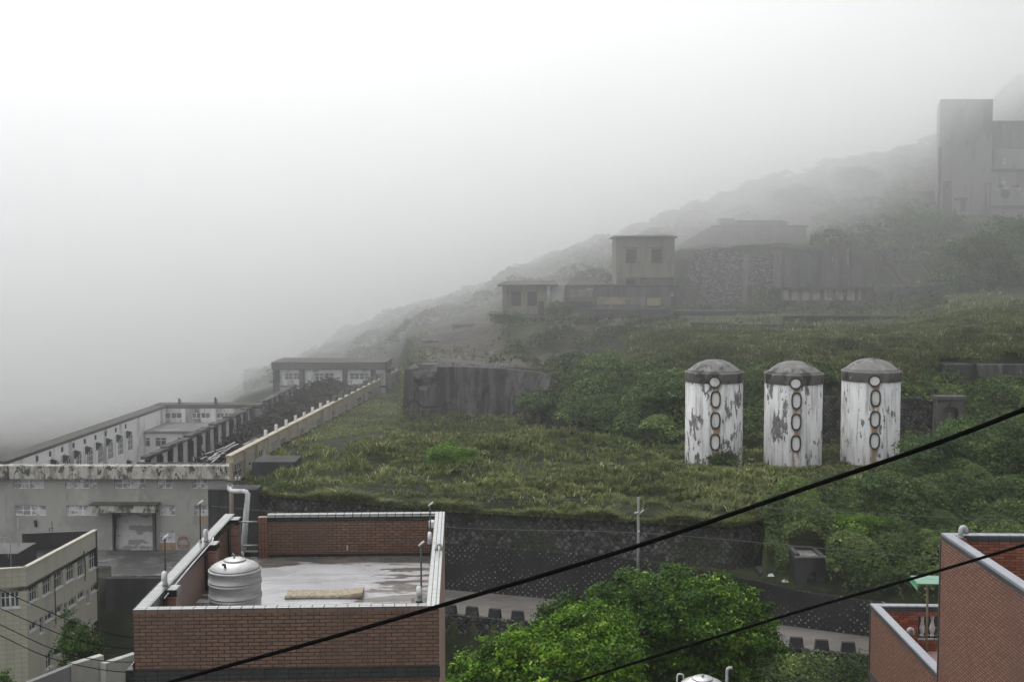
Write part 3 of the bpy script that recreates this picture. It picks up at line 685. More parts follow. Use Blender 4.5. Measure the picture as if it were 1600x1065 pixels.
# two street trees below the road
gb = P(870, 1000, 44); zb0 = gz(gb.x, 44)
top = 1.0
def rel(u, v, D, base): p = P(u, v, D); return (p.x-base[0], p.y-base[1], p.z-base[2])
base1 = (gb.x, 44, zb0)
B1 = []
for u, v, D, rx, rz in ((760,1055,43,1.2,1.0),(820,1040,43,1.7,1.4),(905,995,44,1.5,1.1),(880,1030,42.5,1.9,1.5),(945,1020,43,1.3,1.2),(845,1005,44,1.1,.7),(790,1020,44.5,.9,.7),(950,1055,42,1.3,1.2),(890,1080,42,2.4,1.7),(735,1078,42.5,.9,.8),(925,965,44.5,.7,.5)):
    B1.append((*rel(u,v,D,base1), rx, rz))
h1 = rel(880,1020,44,base1)[2]
make_tree('street_tree', 'bright yellow green leafy tree in front of the darker round tree', 'tree', base1, B1, 60000, .17, M['leaf_bright'], limbs(h1, B1, .28), clus=.21, seed=1)
gb = P(1080, 1000, 50); base2 = (gb.x, 50, gz(gb.x, 50))
B2 = []
for u, v, D, rx, rz in ((900,959,51,1.2,.8),(860,979,51.5,.9,.6),(985,939,50,1.6,1.1),(1060,939,50,1.7,1.2),(1130,944,50,1.6,1.1),(1165,979,50,1.3,1.2),(1100,982,48.5,2.1,1.6),(1030,972,48.5,1.9,1.5),(1165,1012,49,1.4,1.3),(1080,1032,48.5,1.9,1.4),(980,972,49,1.5,1.2),(1190,1002,50.5,.8,.7),(1130,1047,49,1.5,1.1),(1030,1042,49,1.3,1.0)):
    B2.append((*rel(u,v,D,base2), rx, rz))
h2 = rel(1080,980,50,base2)[2]
make_tree('street_tree', 'large dark green round tree beside the road behind the steel tank', 'tree', base2, B2, 76000, .18, M['leaf_dark'], limbs(h2, B2, .35), clus=.24, seed=2)
def bush(name, label, u, v, D, w, h, n, size, mat, seed, group=None, cat='bush', zoff=0.0, low=(.2,.74)):
    p = P(u, v, D); z = gz(p.x, D)+zoff; base = (p.x, D, z)
    r = random.Random(seed); bl = []
    for i in range(5): bl.append((r.uniform(-.5,.5)*w*.7, r.uniform(-.4,.4)*w*.6, h*r.uniform(*low), w*r.uniform(.2,.34), h*r.uniform(.2,.3)))
    bl.append((0,0,h*(.5 if low[0] < .5 else .72),w*.36,h*(.44 if low[0] < .5 else .2)))
    return make_tree(name, label, cat, base, bl, n, size, mat, limbs(h*.7, bl, max(.05, w*.03)), group, w*.085, seed)
bush('shrub', 'lone bright green shrub standing in the grass terrace near the cracked wall', 706, 715, 96, 3.5, 2.4, 5200, .22, M['leaf_lime'], 3, low=(.12,.7))
bush('shrub', 'lime green spreading shrub above the studded wall beside the concrete hopper', 1340, 860, 76, 3.2, 3.0, 5200, .2, M['leaf_lime'], 4)
bush('shrub', 'low leafy shrub growing against the foot of the leftmost silo', 1122, 728, 98.9, 3.0, 1.5, 2600, .24, M['leaf_forest'], 5)
bush('shrub', 'large dark shrub on the bank uphill of the leftmost silo', 1050, 610, 113, 6.5, 3.6, 8000, .32, M['leaf_forest'], 6)
bush('shrub', 'leafy shrub hanging over the right end of the cracked wall', 846, 612, 122.5, 4.4, 4.2, 5200, .34, M['leaf_forest'], 15)
bush('shrub', 'yellowish shrub in front of the arched concrete niche', 1505, 690, 104, 4.2, 3.6, 4200, .28, M['leaf_lime'], 7)
bush('shrub', 'rounded green bush beside the foot of the square block house', 880, 505, 169, 4.6, 2.6, 3200, .36, M['leaf_forest'], 8)
bush('shrub', 'green weed clump at the foot of the square hut wall by the dirt track', 802, 545, 160, 5, 1.6, 2200, .34, M['leaf_forest'], 9)
bush('shrub', 'dark green bush growing behind the grey garden wall by the beige block', 118, 1020, 66, 2.8, 7.6, 7000, .2, M['leaf_dark'], 10, low=(.68,.84))
bush('shrub', 'small dark bush at the bottom of the beige block front', 8, 1062, 60, 2.0, 6.0, 3000, .18, M['leaf_dark'], 12, low=(.6,.8))
bush('shrub', 'wide green bush on the bank between cracked wall and leftmost silo', 930, 650, 116, 6, 2.6, 6500, .3, M['leaf_forest'], 13)
for i, (u, v, D, w, h, lab) in enumerate((
    (1440,800,88,5.5,4.6,'dark spreading tree below the small concrete box on the right slope'),
    (1520,790,90,7.0,5.6,'broad mossy topped tree right of the small concrete box'),
    (1590,800,88,6.0,5.8,'dark tree at the right edge of the slope above the red brick house'),
    (1575,700,100,6.0,4.0,'shadowy tree at the right edge below the long concrete wall'),
    (1400,845,80,4.5,3.6,'dark green tree behind the green canopy on the brick house'),
    (1500,440,186,9.5,9.5,'leafy tree beside the right end of the sloping concrete frame'),
    (1560,455,184,10,10.5,'tallest leafy tree below the concrete tower'),
    (1605,440,188,10,11,'leafy tree at the right edge below the tower annex'),
    (1440,395,225,13,6,'dark rounded tree on the ridge in front of the tower foot'),
    (1345,300,262,13,6,'rounded tree on the misty ridge left of the tower'),
    (1245,318,258,11,5,'faint rounded tree at the left end of the misty ridge'))):
    bush('hill_tree', lab, u, v, D, w, h, int(1500*w) if D < 150 else int(800*w), .26 if D < 120 else .5, M['leaf_forest'] if i != 1 else M['leaf_lime'] if False else M['leaf_forest'], 20+i, 'trees on the hillside', 'tree')

# ------------------------------------------------------------------ foreground brick house
ROT = R(2.6)
A0 = P(208, 953, 22.5)
hb = empty('brick_house', A0, ROT, 'brown brick house with a flat wet roof and parapets below the camera', 'house')
W_, L_ = 6.06, 9.0
bh = MB(); bh.panel(0, W_, -15.5, -.085, 0, .2); bh.build('front_wall', M['brick_brown'], hb)
mb = MB(); mb.box(.003, .2, .2, L_-.003, -15.5, -.17)
mb.build('side_wall', M['brick_peach'], hb)
mb = MB(); mb.box(W_-.2, W_-.05, .2, L_, -15.5, -.045); mb.box(W_-.05, W_+.0, .2, L_, -15.5, -.06)
mb.build('side_wall', M['peach_paint'], hb)
mb = MB(); mb.box(.95, W_-.2, L_-.2, L_, -15.5, -.18); mb.build('back_wall', M['brick_brown'], hb)
mb = MB(); mb.box(.2, .95, L_-.2, L_, -15.5, -1.02); mb.build('kerb', M['concrete_dark'], hb)
# quoin of upright tiles at the free end of the back parapet
mb = MB(); mb.box(.93, 1.19, L_-.213, L_+.01, -1.3, -.06); mb.build('end_pier', tiles('upright_tile', (.20,.10,.072), (.15,.075,.055), (.03,.02,.02), .085, .2375, .007, off=0, streak=(.3,.19,.15)), hb)
# coping: pale top tiles, dark bullnose course below
mb = MB(); mb.box(-.012, W_-.26, -.012, .21, -.085, 0); mb.build('coping', tiles('front_edge_tile', (.17,.11,.085), (.12,.08,.065), (.04,.03,.03), .2375, .2, .006, off=0, rough=.25), hb)
mb = MB(); mb.box(-.01, W_-.262, -.01, .208, .0005, .012); mb.build('coping_top', M['tile_white'], hb)
mb = MB(); mb.box(-.012, .262, .212, L_+.02, -.17, .008); mb.build('coping', M['tile_white'], hb)
mb = MB(); mb.box(.262, .27, .212, L_+.01, -.17, .002); mb.build('coping_edge', M['tile_black'], hb)
mb = MB(); mb.box(W_-.258, W_+.004, -.012, L_+.02, -.045, .012); mb.build('coping', tiles('narrow_white_tile', (.52,.53,.52), (.45,.46,.45), (.05,.05,.05), .1, .1, .009, off=0, rough=.2), hb)
mb = MB(); mb.box(1.19, W_-.26, L_-.222, L_+.02, -.06, .01); mb.build('coping', M['tile_white'], hb)
mb = MB(); mb.box(1.19, W_-.26, L_-.215, L_-.2, -.18, -.06); mb.build('coping_edge', M['tile_black'], hb)
mb = MB(); mb.box(.95, W_-.2, L_-.212, L_-.2, -1.17, -1.09); mb.build('skirting', M['tile_black'], hb)
mb = MB(); mb.box(.2, W_-.2, .2, L_-.2, -1.5, -1.17); rf = mb.build('roof', M['roof'], hb)
mb = MB(); mb.box(.27, .95, L_-.32, L_-.2, -1.17, -1.15); mb.build('threshold', M['tile_white'], hb)
# belt of black tiles across the front
mb = MB(); mb.box(-.16, W_+.02, -.055, 0, -1.44, -1.215); mb.box(-.16, 0, -.055, 3.0, -1.44, -1.215)
mb.build('belt_course', M['tile_black'], hb)
mb = MB(); mb.add([(-.16,-.055,-1.21),(0,-.055,-1.21),(0,3,-1.21),(-.16,3,-1.21),(0,-.055,-1.05),(0,3,-1.05)], [(0,1,4),(0,4,5,3),(2,3,5)])
mb.build('ledge', M['tile_white'], hb)
# piers against the left parapet with black caps and drain pipes
pier = None
for yy in (1.55, 5.55, L_-.62):
    if pier is None:
        pm = MB(); pm.box(.2, .46, 0, .36, -1.17, -.17)
        pier = pm.build('pier', tiles('pier_tile', (.30,.175,.135), (.23,.13,.10), (.05,.035,.03), .26, .2375, .008, off=0, streak=(.4,.26,.2)), hb)
        cm = MB(); cm.box(.262, .485, -.02, .38, -.17, -.035); pcap = cm.build('cap', M['tile_black'], pier)
        cm = MB(); cm.box(.262, .483, -.018, .378, -.034, -.022); pct = cm.build('cap_top', M['tile_white'], pier)
        dm = MB(); dm.tube([(.235,-.05,-1.15),(.235,-.05,-.2)], .028); dmo = dm.build('drain_pipe', M['iron'], pier, True)
        pier.location = (0, yy, 0)
    else:
        p2 = copy_tree(pier, hb); p2.location = (0, yy, 0)
# white rail along the coping
mb = MB(); mb.tube([(.31,1.2,-.10),(.31,3.6,-.035),(.31,5.9,-.02),(.29,6.1,.02)], .016, 8); mb.build('conduit', M['pvc_white'], hb, True)
# guard rails across the gap
mb = MB()
for z in (-.2, -.86): mb.tube([(.27,L_-.1,z),(.95,L_-.1,z+.005)], .022)
mb.tube([(.42,L_-.1,-1.02),(.42,L_-.1,-.2)], .02); mb.build('guard_rail', M['galv'], hb, True)
# small rubber stop on the roof
mb = MB(); mb.bbox(1.15, 1.27, 5.3, 5.38, -1.17, -1.10, .015); mb.build('drain_cover', M['iron'], hb)
mb = MB(); mb.box(3.35,3.40,L_-.235,L_-.212,-1.0,-.86); mb.build('junction_box', M['pale_wood'], hb)
# right parapet pieces: short grey post block
mb = MB(); mb.bbox(W_-.55, W_-.262, .55, .95, -1.17, -.25); mb.build('pier', M['brick_brown'], hb)
mb = MB(); mb.bbox(W_-.575, W_-.262, .53, .97, -.25, -.11); mb.build('pier_cap', M['tile_black'], hb)
mb = MB(); mb.bbox(W_-.42, W_-.262, 8.05, 8.35, -.22, -.06); mb.build('wall_lamp', M['pvc_white'], hb)
Mh = Matrix.Translation(A0) @ Matrix.Rotation(ROT, 4, 'Z')
def hp(x, y, z): return Mh @ Vector((x, y, z))
# vent elbows, posts with small lamps
def elbow(label, x, y, z, h=.34, r=.052, dirx=(0,-1), group='vent elbows on the roof walls', mat='pvc_white', n='vent_pipe', base=hp):
    root = empty(n, base(x, y, z), ROT, label, 'vent pipe', group)
    mb = MB(); pts = [(0,0,0),(0,0,h-.15)]
    for k in range(1, 8):
        a = math.pi*k/8; pts.append((dirx[0]*(.06-.06*math.cos(a)), dirx[1]*(.06-.06*math.cos(a)), h-.15+.09*math.sin(a)))
    pts.append((dirx[0]*.12, dirx[1]*.12, h-.20))
    mb.tube(pts, r, 12); mb.build('pipe', M[mat], root, True)
    mb = MB(); mb.lathe([(r+.012,0),(r+.012,.05)], 14); mb.build('collar', M['galv'], root, True)
    return root
elbow('white vent elbow on the left parapet at the middle pier', .19, 5.75, .012)
elbow('white vent elbow on the left parapet nearest the front corner', .19, 1.75, .012)
elbow('white vent elbow on the dark block at the front right of the roof', W_-.42, .72, -.105, .36, .055)
elbow('white vent elbow halfway along the right parapet', W_-.32, 5.4, -.045+.012, .34, .05)
elbow('small grey hook pipe on top of the right parapet', W_-.14, 4.6, .014, .2, .035, (1,0), mat='pvc')
def post(label, x, y, z, h, rot, lampdir):
    root = empty('lamp_post', hp(x, y, z), ROT, label, 'post', 'thin posts on the roof walls')
    mb = MB(); mb.tube([(0,0,0),(0,0,h)], .019, 8); mb.build('pole', M['iron'], root, True)
    mb = MB(); mb.tube([(-.05*lampdir,0,h-.03),(.07*lampdir,0,h+.07)], .024, 8); mb.build('lamp', M['pvc_white'], root, True)
    mb = MB(); mb.lathe([(.035,0),(.035,.05),(.022,.07)], 10); mb.build('bracket', M['galv'], root)
    return root
post('tall thin post with a small lamp on the left parapet at the middle pier', .08, 5.62, .014, .98, 0, 1)
post('thin post with a small lamp on the left parapet near the front', .12, 2.05, .014, .95, 0, 1)
post('thin dark post with a small lamp at the back right corner of the roof', W_-.34, 6.7, -1.17, 1.85, 0, 1)
post('thin dark post with a small lamp standing on the roof by the right parapet', W_-.42, 2.0, -1.17, 1.95, 0, 1)
# stainless water tank
tp = P(368, 955, 24.9); floor_z = A0.z - 1.17
def water_tank(loc, label, r, h, rings, metal, knobs=True, group='stainless water tanks', low=0.0):
    root = empty('water_tank', loc, 0, label, 'water tank', group)
    prof = [(r*.97, -low)]; z = .0
    prof.append((r, .03-low))
    for q in rings:
        for dz in (0, .062): prof += [(r, q+dz-.02), (r*1.035, q+dz-.008), (r*1.035, q+dz+.008), (r, q+dz+.02)]
    prof += [(r, h-.02), (r*1.025, h-.008), (r*1.025, h+.012), (r*.985, h+.03)]
    mb = MB(); mb.lathe(prof, 48); mb.build('body', M[metal], root, True)
    mb = MB(); mb.lathe([(r*.984, h+.028), (r*.93, h+.07), (r*.80, h+.125), (r*.62, h+.17), (r*.43, h+.2), (r*.40, h+.205)], 48)
    mb.build('dome', M[metal], root, True)
    lid = MB(); lid.lathe([(r*.43, h+.195), (r*.43, h+.225), (r*.40, h+.235), (r*.1, h+.255), (.001, h+.257)], 36); lo = lid.build('lid', M[metal], root, True)
    kb = MB()
    for x in ((-.02,-.0),) if not knobs else ((-.01,.02),):
        if knobs: kb.tube([(x[0],x[1],h+.23),(x[0],x[1],h+.32),(x[0]-.03,x[1],h+.35),(x[0]-.035,x[1],h+.29)], .018, 8)
        else: kb.lathe([(.03,h+.25),(.035,h+.30),(.02,h+.315)], 10)
    kb.build('handle', M['galv'], lo, True)
    if knobs:
        kb = MB(); kb.tube([(.16,.14,h+.23),(.16,.14,h+.32),(.13,.14,h+.35),(.125,.14,h+.29)], .018, 8); kb.build('handle', M['galv'], lo, True)
    if knobs:
        mb = MB(); mb.tube([(-.12,-.36,h+.12),(-.12,-.40,h+.21),(-.16,-.44,h+.22)], .03, 8); mb.build('inlet', M['iron'], root, True)
    return root
water_tank((tp.x, 24.9, floor_z), 'stainless steel water tank with double ribs on the wet brick house roof', .56, 1.36, (.40, .75, 1.08), 'steel')
# speckled foam mat on the roof
m0 = P(508, 926, 27.6)
mat_root = MB(); nx = 26
for k in range(nx):
    for t in (0,): pass
def mat_z(t): return .075 + .05*max(0, (t-.55)/.45)**1.5
vs = []; 
for k in range(nx+1):
    t = k/nx; x = -.93+1.86*t; lift = .03*max(0,(t-.6)/.4)**2 + .006*math.sin(k*1.7)
    yo = .02*math.sin(t*5)
    for (y, z) in ((-.28+yo, lift), (-.30+yo, mat_z(t)*.55+lift), (-.27+yo, mat_z(t)+lift), (.27+yo, mat_z(t)+lift), (.29+yo, lift+.02), (.27+yo, lift)): vs.append((x, y, z))
fs = []
for k in range(nx):
    for j in range(6):
        l = (j+1) % 6; fs.append((k*6+j, k*6+l, (k+1)*6+l, (k+1)*6+j))
fs += [tuple(range(6)), tuple(range(nx*6+5, nx*6-1, -1))]
mb = MB(); mb.add(vs, fs); fm = mb.build('foam_mat', M['foam'], None, False, (m0.x, 27.6, floor_z)); fm.rotation_euler = (0,0,R(2.5))
tag(fm, 'long speckled tan foam mat lying on the wet roof', 'mat')

# ------------------------------------------------------------------ red brick house at the right
J = P(1466, 1045, 25.0); Fc = P(1358, 942, 30.4)
X0 = J.x; ang = math.atan2(-(.032), -1)
rb = empty('red_brick_house', (X0, 25.0, 0), 0, 'red brick house with a balustraded terrace at the right edge', 'house')
# local frame: x to the right, y away, sheared plan follows VP direction
sh = R(-1.83)
rb.rotation_euler = (0,0,sh)
zu = P(1467, 832, 25.0).z; zl = P(1358, 942, 30.4).z
mb = MB(); mb.box(0, .2, -9, 0, -22, zu-.14); mb.build('side_wall', M['brick_mixed'], rb)
mb = MB(); mb.box(0, .2, 0, 5.4, -22, zl-.14); mb.build('terrace_wall', M['brick_mixed'], rb)
mb = MB(); mb.box(.2, 9, -.2, 0, -22, zu-.13); mb.build('back_wall', M['brick_red'], rb)
mb = MB(); mb.box(-.012, .212, -9, .012, zu-.045, zu); mb.build('coping', M['tile_grey'], rb)
mb = MB(); mb.box(-.01, .21, -9, .01, zu-.14, zu-.045); mb.build('coping_edge', M['tile_slate'], rb)
mb = MB(); mb.box(.212, 9, -.22, .012, zu-.03, zu); mb.build('coping', M['tile_grey'], rb)
mb = MB(); mb.box(.21, 9, -.215, .01, zu-.13, zu-.03); mb.build('coping_edge', M['tile_slate'], rb)
mb = MB(); mb.box(-.012, .212, .012, 5.412, zl-.035, zl); mb.build('coping', M['tile_grey'], rb)
mb = MB(); mb.box(-.01, .21, .01, 5.41, zl-.14, zl-.035); mb.build('coping_edge', M['tile_slate'], rb)
mb = MB(); mb.box(.212, 6, 5.18, 5.412, zl-.03, zl); mb.build('coping', M['tile_grey'], rb)
mb = MB(); mb.box(.21, 6, 5.185, 5.41, zl-.16, zl-.03); mb.build('coping_edge', M['tile_slate'], rb)
mb = MB(); mb.box(-.014, .0, .0, .06, zl-6, zu-.14); mb.box(-.016, .0, 5.34, 5.402, -22, zl-.14); mb.build('corner_trim', M['tile_slate'], rb)
mb = MB(); mb.box(-.02, 0, 0, 5.4, zl-1.95, zl-1.80); mb.build('belt_course', M['tile_slate'], rb)
holes = [(1.22, 3.2, zl-.86, zl-.26)]
mb = MB(); mb.panel(.2, 6, -22, zl-.16, 5.2, 5.4, holes); mb.build('terrace_wall', M['brick_red'], rb)
mb = MB(); mb.box(1.2, 3.2, 5.17, 5.2, zl-1.06, zl-.9); mb.box(1.2,3.2,5.17,5.2,zl-.26,zl-.16); mb.build('soldier_course', tiles('soldier_tile', (.24,.08,.05), (.33,.13,.085), (.05,.03,.025), .063, .2375, .006, off=0), rb)
mb = MB(); mb.box(1.2, 3.2, 5.14, 5.42, zl-.9, zl-.86); mb.build('sill', M['tile_white'], rb)
bal = None
for k in range(7):
    if bal is None:
        mb = MB(); mb.lathe([(.055,0),(.055,.05),(.032,.07),(.05,.12),(.07,.20),(.062,.28),(.036,.40),(.034,.46),(.05,.49),(.036,.52),(.055,.55),(.055,.60)], 16)
        bal = mb.build('baluster', layered('cast_baluster', g(.6), [(g(.45), (5,5,5), .5, .62)], .7), rb, True)
    else: bal = bal.copy(); C.objects.link(bal)
    bal.location = (1.36+.265*k, 5.3, zl-.86)
mb = MB(); mb.box(.2, 6, 0, 5.2, zl-1.6, zl-1.22); mb.build('terrace_floor', M['floor_pink'], rb)
mb = MB(); mb.box(.2, 9, -9, -.2, zu-1.6, zu-1.3); mb.build('roof', M['roof_tar'], rb)
mb = MB(); mb.box(.2,.42,-.38,-.22, zu-1.3, zu-.05); mb.build('pier', M['brick_red'], rb)
Mr = Matrix.Translation((X0, 25.0, 0)) @ Matrix.Rotation(sh, 4, 'Z')
def rp(x, y, z): return Mr @ Vector((x, y, z))
elbow('grey vent elbow on the far corner of the upper red parapet', .31, -.30, zu-.048, .3, .055, (1,0), mat='pvc', base=rp)
elbow('grey vent elbow on the terrace coping left of the balusters', .33, 3.2, zl-.40, .46, .05, (1,0), mat='pvc', base=rp)
mb = MB(); mb.box(.212,.5,2.95,3.45,zl-.44,zl-.40); mb.build('bracket_shelf', M['tile_white'], rb)
e5 = elbow('grey vent elbow beside the bent pipes on the right-hand roof', .42, -3.55, zu-.34, .42, .06, (1,0), mat='pvc', base=rp)
mb = MB(); mb.box(.212,.62,-3.8,-3.3,zu-.38,zu-.34); mb.build('bracket_shelf', M['tile_white'], rb)
pr = empty('bent_pipe', rp(.55, -3.72, zu-1.3), sh, 'bent grey pipe frame on the roof at the far right edge', 'pipe')
mb = MB(); mb.tube([(0,0,0),(0,0,1.42),(.03,0,1.46),(.5,0,1.47),(.53,0,1.42),(.53,0,.2)], .022, 8); mb.build('upright', M['galv'], pr, True)
mb = MB(); mb.tube([(0,0,1.2),(.16,0,1.2),(.18,0,1.15),(.18,0,.2)], .02, 8); mb.build('branch', M['galv'], pr, True)
# green canopy on its post over the terrace
gr = empty('awning', rp(1.35, 4.9, zl-1.22), sh, 'small translucent green canopy on a thin rusty post above the terrace', 'awning')
hz = 2.08
mb = MB(); mb.tube([(0,0,0),(0,0,hz-.03)], .03, 8); mb.build('post', M['pole_rust'], gr, True)
mb = MB(); mb.hexa([(-.42,-.5,hz-.06),(1.2,-.5,hz-.06),(1.2,.1,hz),(-.42,.1,hz)], [(-.42,-.5,hz-.045),(1.2,-.5,hz-.045),(1.2,.1,hz+.015),(-.42,.1,hz+.015)]); mb.build('sheet', layered('pale_green_sheet', (.17,.31,.23), [((.12,.25,.18), (2,2,2), .5, .6)], .3), gr)
mb = MB(); mb.tube([(-.43,-.51,hz-.2),(-.43,-.51,hz-.05),(1.2,-.51,hz-.05)], .018); mb.tube([(-.43,-.51,hz-.2),(-.43,.1,hz-.14),(-.43,.1,hz)], .018); mb.build('frame', layered('green_metal_frame', (.06,.22,.11), (), .4), gr)
mb = MB(); mb.hexa([(-.425,-.5,hz-.2),(-.415,-.5,hz-.2),(-.415,.09,hz-.1),(-.425,.09,hz-.1)],[(-.425,-.5,hz-.065),(-.415,-.5,hz-.065),(-.415,.09,hz-.005),(-.425,.09,hz-.005)]); mb.build('valance', M['green_plastic'], gr)

# ------------------------------------------------------------------ second tank at the bottom edge, on its own roof
tz = P(1098, 1052, 25.5)
wt = water_tank((tz.x, 25.5, tz.z-1.62), 'dull steel water tank with only its domed top in view at the bottom edge', .54, 1.3, (.4, .85), 'steel_dull', False)
lower = empty('flat_roofed_house', (tz.x+.2, 25.5, 0), 0, 'grey flat roofed house below the bottom edge carrying the steel tank', 'house')
mb = MB(); mb.box(-3, 3, -3, 3, -22.2, tz.z-1.8); mb.build('wall', M['concrete'], lower)
mb = MB(); mb.box(-3.15, 3.15, -3.15, 3.15, tz.z-1.8, tz.z-1.62); mb.build('roof', M['concrete'], lower)
def pipe(label, pts, r, mat, base, name='bent_pipe', cat='pipe', group=None):
    mb = MB(); mb.tube(pts, r, 10); o = mb.build(name, M[mat], None, True, base); return tag(o, label, cat, group)
pb = P(1058, 1052, 25.2)
pipe('thin white pipe loop at the left of the dull steel tank', [(0,0,-1.5),(0,0,-.06),(.02,0,-.01),(.05,0,0),(.13,.05,-.03),(.15,.06,-.06),(.15,.06,-.16)], .017, 'pvc_white', (pb.x, 25.2, pb.z))
pb = P(1136, 1043, 25.8)
pipe('grey elbow pipe standing at the right of the dull steel tank', [(0,0,-1.6),(0,0,-.06),(.015,0,-.015),(.05,0,.005),(.12,0,.005)], .034, 'pvc', (pb.x, 25.8, pb.z))

# ------------------------------------------------------------------ cables
def cable(label, pts, r, mat, group=None, sag=0.0, name='overhead_cable', cat='cable'):
    pts = [Vector(p) for p in pts]
    # smooth through the points (Catmull-Rom)
    out = []
    ext = [pts[0]*2-pts[1]] + pts + [pts[-1]*2-pts[-2]]
    for i in range(1, len(ext)-2):
        for k in range(10):
            t = k/10; a, b, c, d = ext[i-1], ext[i], ext[i+1], ext[i+2]
            out.append(.5*((2*b)+(c-a)*t+(2*a-5*b+4*c-d)*t*t+(3*b-a-3*c+d)*t**3))
    out.append(pts[-1])
    o = out[0]
    mb = MB(); mb.tube([p-o for p in out], r, 8)
    return tag(mb.build(name, M[mat], None, True, o), label, cat, group)
cable('thick black overhead cable crossing the whole view above the roof', [P(100,1120,10.5), P(270,1064,10.2), P(500,1000,9.8), P(690,945,9.5), P(985,856,9.0), P(1260,762,8.5), P(1450,697,8.2), P(1620,632,7.9), P(1800,562,7.6)], .0178, 'rubber')
cable('lower black overhead cable crossing in front of the dark round tree', [P(760,1108,14.4), P(900,1064,14), P(1060,1013,13.5), P(1250,954,13), P(1430,902,12.5), P(1610,848,12), P(1800,790,11.5)], .0165, 'rubber')
for (pts, lab) in (
    ([(-60,895),(0,921),(100,965),(160,986),(215,996),(330,1004)], 'topmost of the four thin wires at the lower left'),
    ([(-60,930),(0,950),(60,976),(130,1002),(215,1014),(330,1020)], 'second from top of the four thin wires at the lower left'),
    ([(-60,948),(0,975),(80,1012),(150,1030),(215,1034),(330,1036)], 'third from top of the four thin wires at the lower left'),
    ([(-60,965),(0,992),(70,1024),(140,1042),(205,1050),(330,1056)], 'lowest of the four thin wires at the lower left')):
    cable(lab, [P(u, v, 40) for u, v in pts], .016, 'rubber', 'thin black wires in front of the beige block', name='overhead_wire', cat='wire')
cable('upper thin pale wire strung along the grass terrace edge to the lamp pole', [P(330,737,84), P(700,772,79), P(996,783,73), P(1330,800,70), P(1620,815,68)], .017, 'wire', 'thin pale wires along the road', name='overhead_wire', cat='wire')
cable('lower thin pale wire crossing the cobble wall at the lamp pole', [P(330,790,84), P(700,823,79), P(996,832,73), P(1330,860,70), P(1620,885,68)], .017, 'wire', 'thin pale wires along the road', name='overhead_wire', cat='wire')

# ------------------------------------------------------------------ kerb blocks along the road
blk = None
for i, (u, v) in enumerate(((703,972),(737,978),(773,984),(809,990),(1207,1018),(1249,1022),(1289,1026),(1331,1031))):
    D = float(road_near(u))+.1; X = (u-800)/F*D*1.008
    lab = ['kerb block nearest the brick house, leftmost along the road', 'second kerb block from the brick house along the road', 'third kerb block from the brick house along the road', 'kerb block just left of the bright tree',
           'kerb block just right of the dark round tree', 'second kerb block right of the dark round tree', 'third kerb block right of the dark round tree', 'kerb block nearest the red brick house'][i]
    if blk is None:
        mb = MB(); b, t = .42, .36
        mb.hexa([(-b,-.2,0),(b,-.2,0),(b,.2,0),(-b,.2,0)], [(-t,-.14,.56),(t,-.14,.56),(t,.14,.56),(-t,.14,.56)])
        blk = mb.build('kerb_block', M['block'])
    else: blk = blk.copy(); C.objects.link(blk)
    blk.location = (X, D, ROAD_Z+.004); blk.rotation_euler = (0,0,R(-19+i*2))
    tag(blk, lab, 'kerb block', 'concrete blocks along the road edge')

# ------------------------------------------------------------------ poles
root = empty('utility_pole', (P(997,890,73).x, 73, ROAD_Z), 0, 'slim grey pole with two white lamp arms in front of the cobble wall', 'pole')
zt = P(997,776,73).z - ROAD_Z
mb = MB(); mb.tube([(0,0,0),(0,0,zt)], .11, 12, .08); mb.build('pole', M['pole'], root, True)
za = P(997,799,73).z - ROAD_Z
mb = MB(); mb.tube([(.05,-.15,za-.1),(.30,-.25,za+.18)], .045, 8); mb.tube([(-.02,-.15,za),(-.2,-.2,za-.02),(-.28,-.2,za-.06)], .06, 8); mb.build('lamp_arm', M['litter'], root, True)
mb = MB(); mb.lathe([(.05,0),(.07,.05),(.04,.12)], 10, (0,-.15,za-1.3)); mb.build('insulator', M['litter'], root, True)
root = empty('utility_pole', (P(362,800,80).x, 80, gz(P(362,800,80).x, 80)), 0, 'timber utility pole with a crossarm behind the brick house', 'pole')
zb = root.location.z; zt = P(362,722,80).z-zb
mb = MB(); mb.tube([(0,0,0),(0,0,zt)], .18, 10, .13); mb.build('pole', M['pole_rust'], root, True)
za = P(362,751,80).z-zb
mb = MB(); mb.box(-.2,.75,-.16,-.06,za-.05,za+.05); mb.box(-.25,.5,-.16,-.06,za-.6,za-.5); mb.build('crossarm', M['iron'], root)
mb = MB()
for x, z in ((-.15,za+.05),(.35,za+.05),(.6,za+.05),(.1,za-.5),(-.2,za-.5)): mb.lathe([(.05,0),(.09,.08),(.06,.16),(.08,.22),(.03,.26)], 8, (x,-.11,z))
mb.build('insulators', M['pvc_white'], root, True)
pb = P(372, 846, 78)
pipe('thick pale bent drain pipe beside the timber pole', [tuple(P(379,862,78)-pb), tuple(P(384,800,78)-pb), tuple(P(387,772,78)-pb), tuple(P(385,768,78)-pb), tuple(P(380,767,78.2)-pb), tuple(P(366,767,78.6)-pb), tuple(P(360,766,78.8)-pb), tuple(P(358,762,79)-pb)], .16, 'pvc_white', pb)
pipe('thin pale pipe leaning beside the thick drain pipe', [tuple(P(384,862,77.5)-pb), tuple(P(390,770,77.5)-pb)], .06, 'pvc', pb)

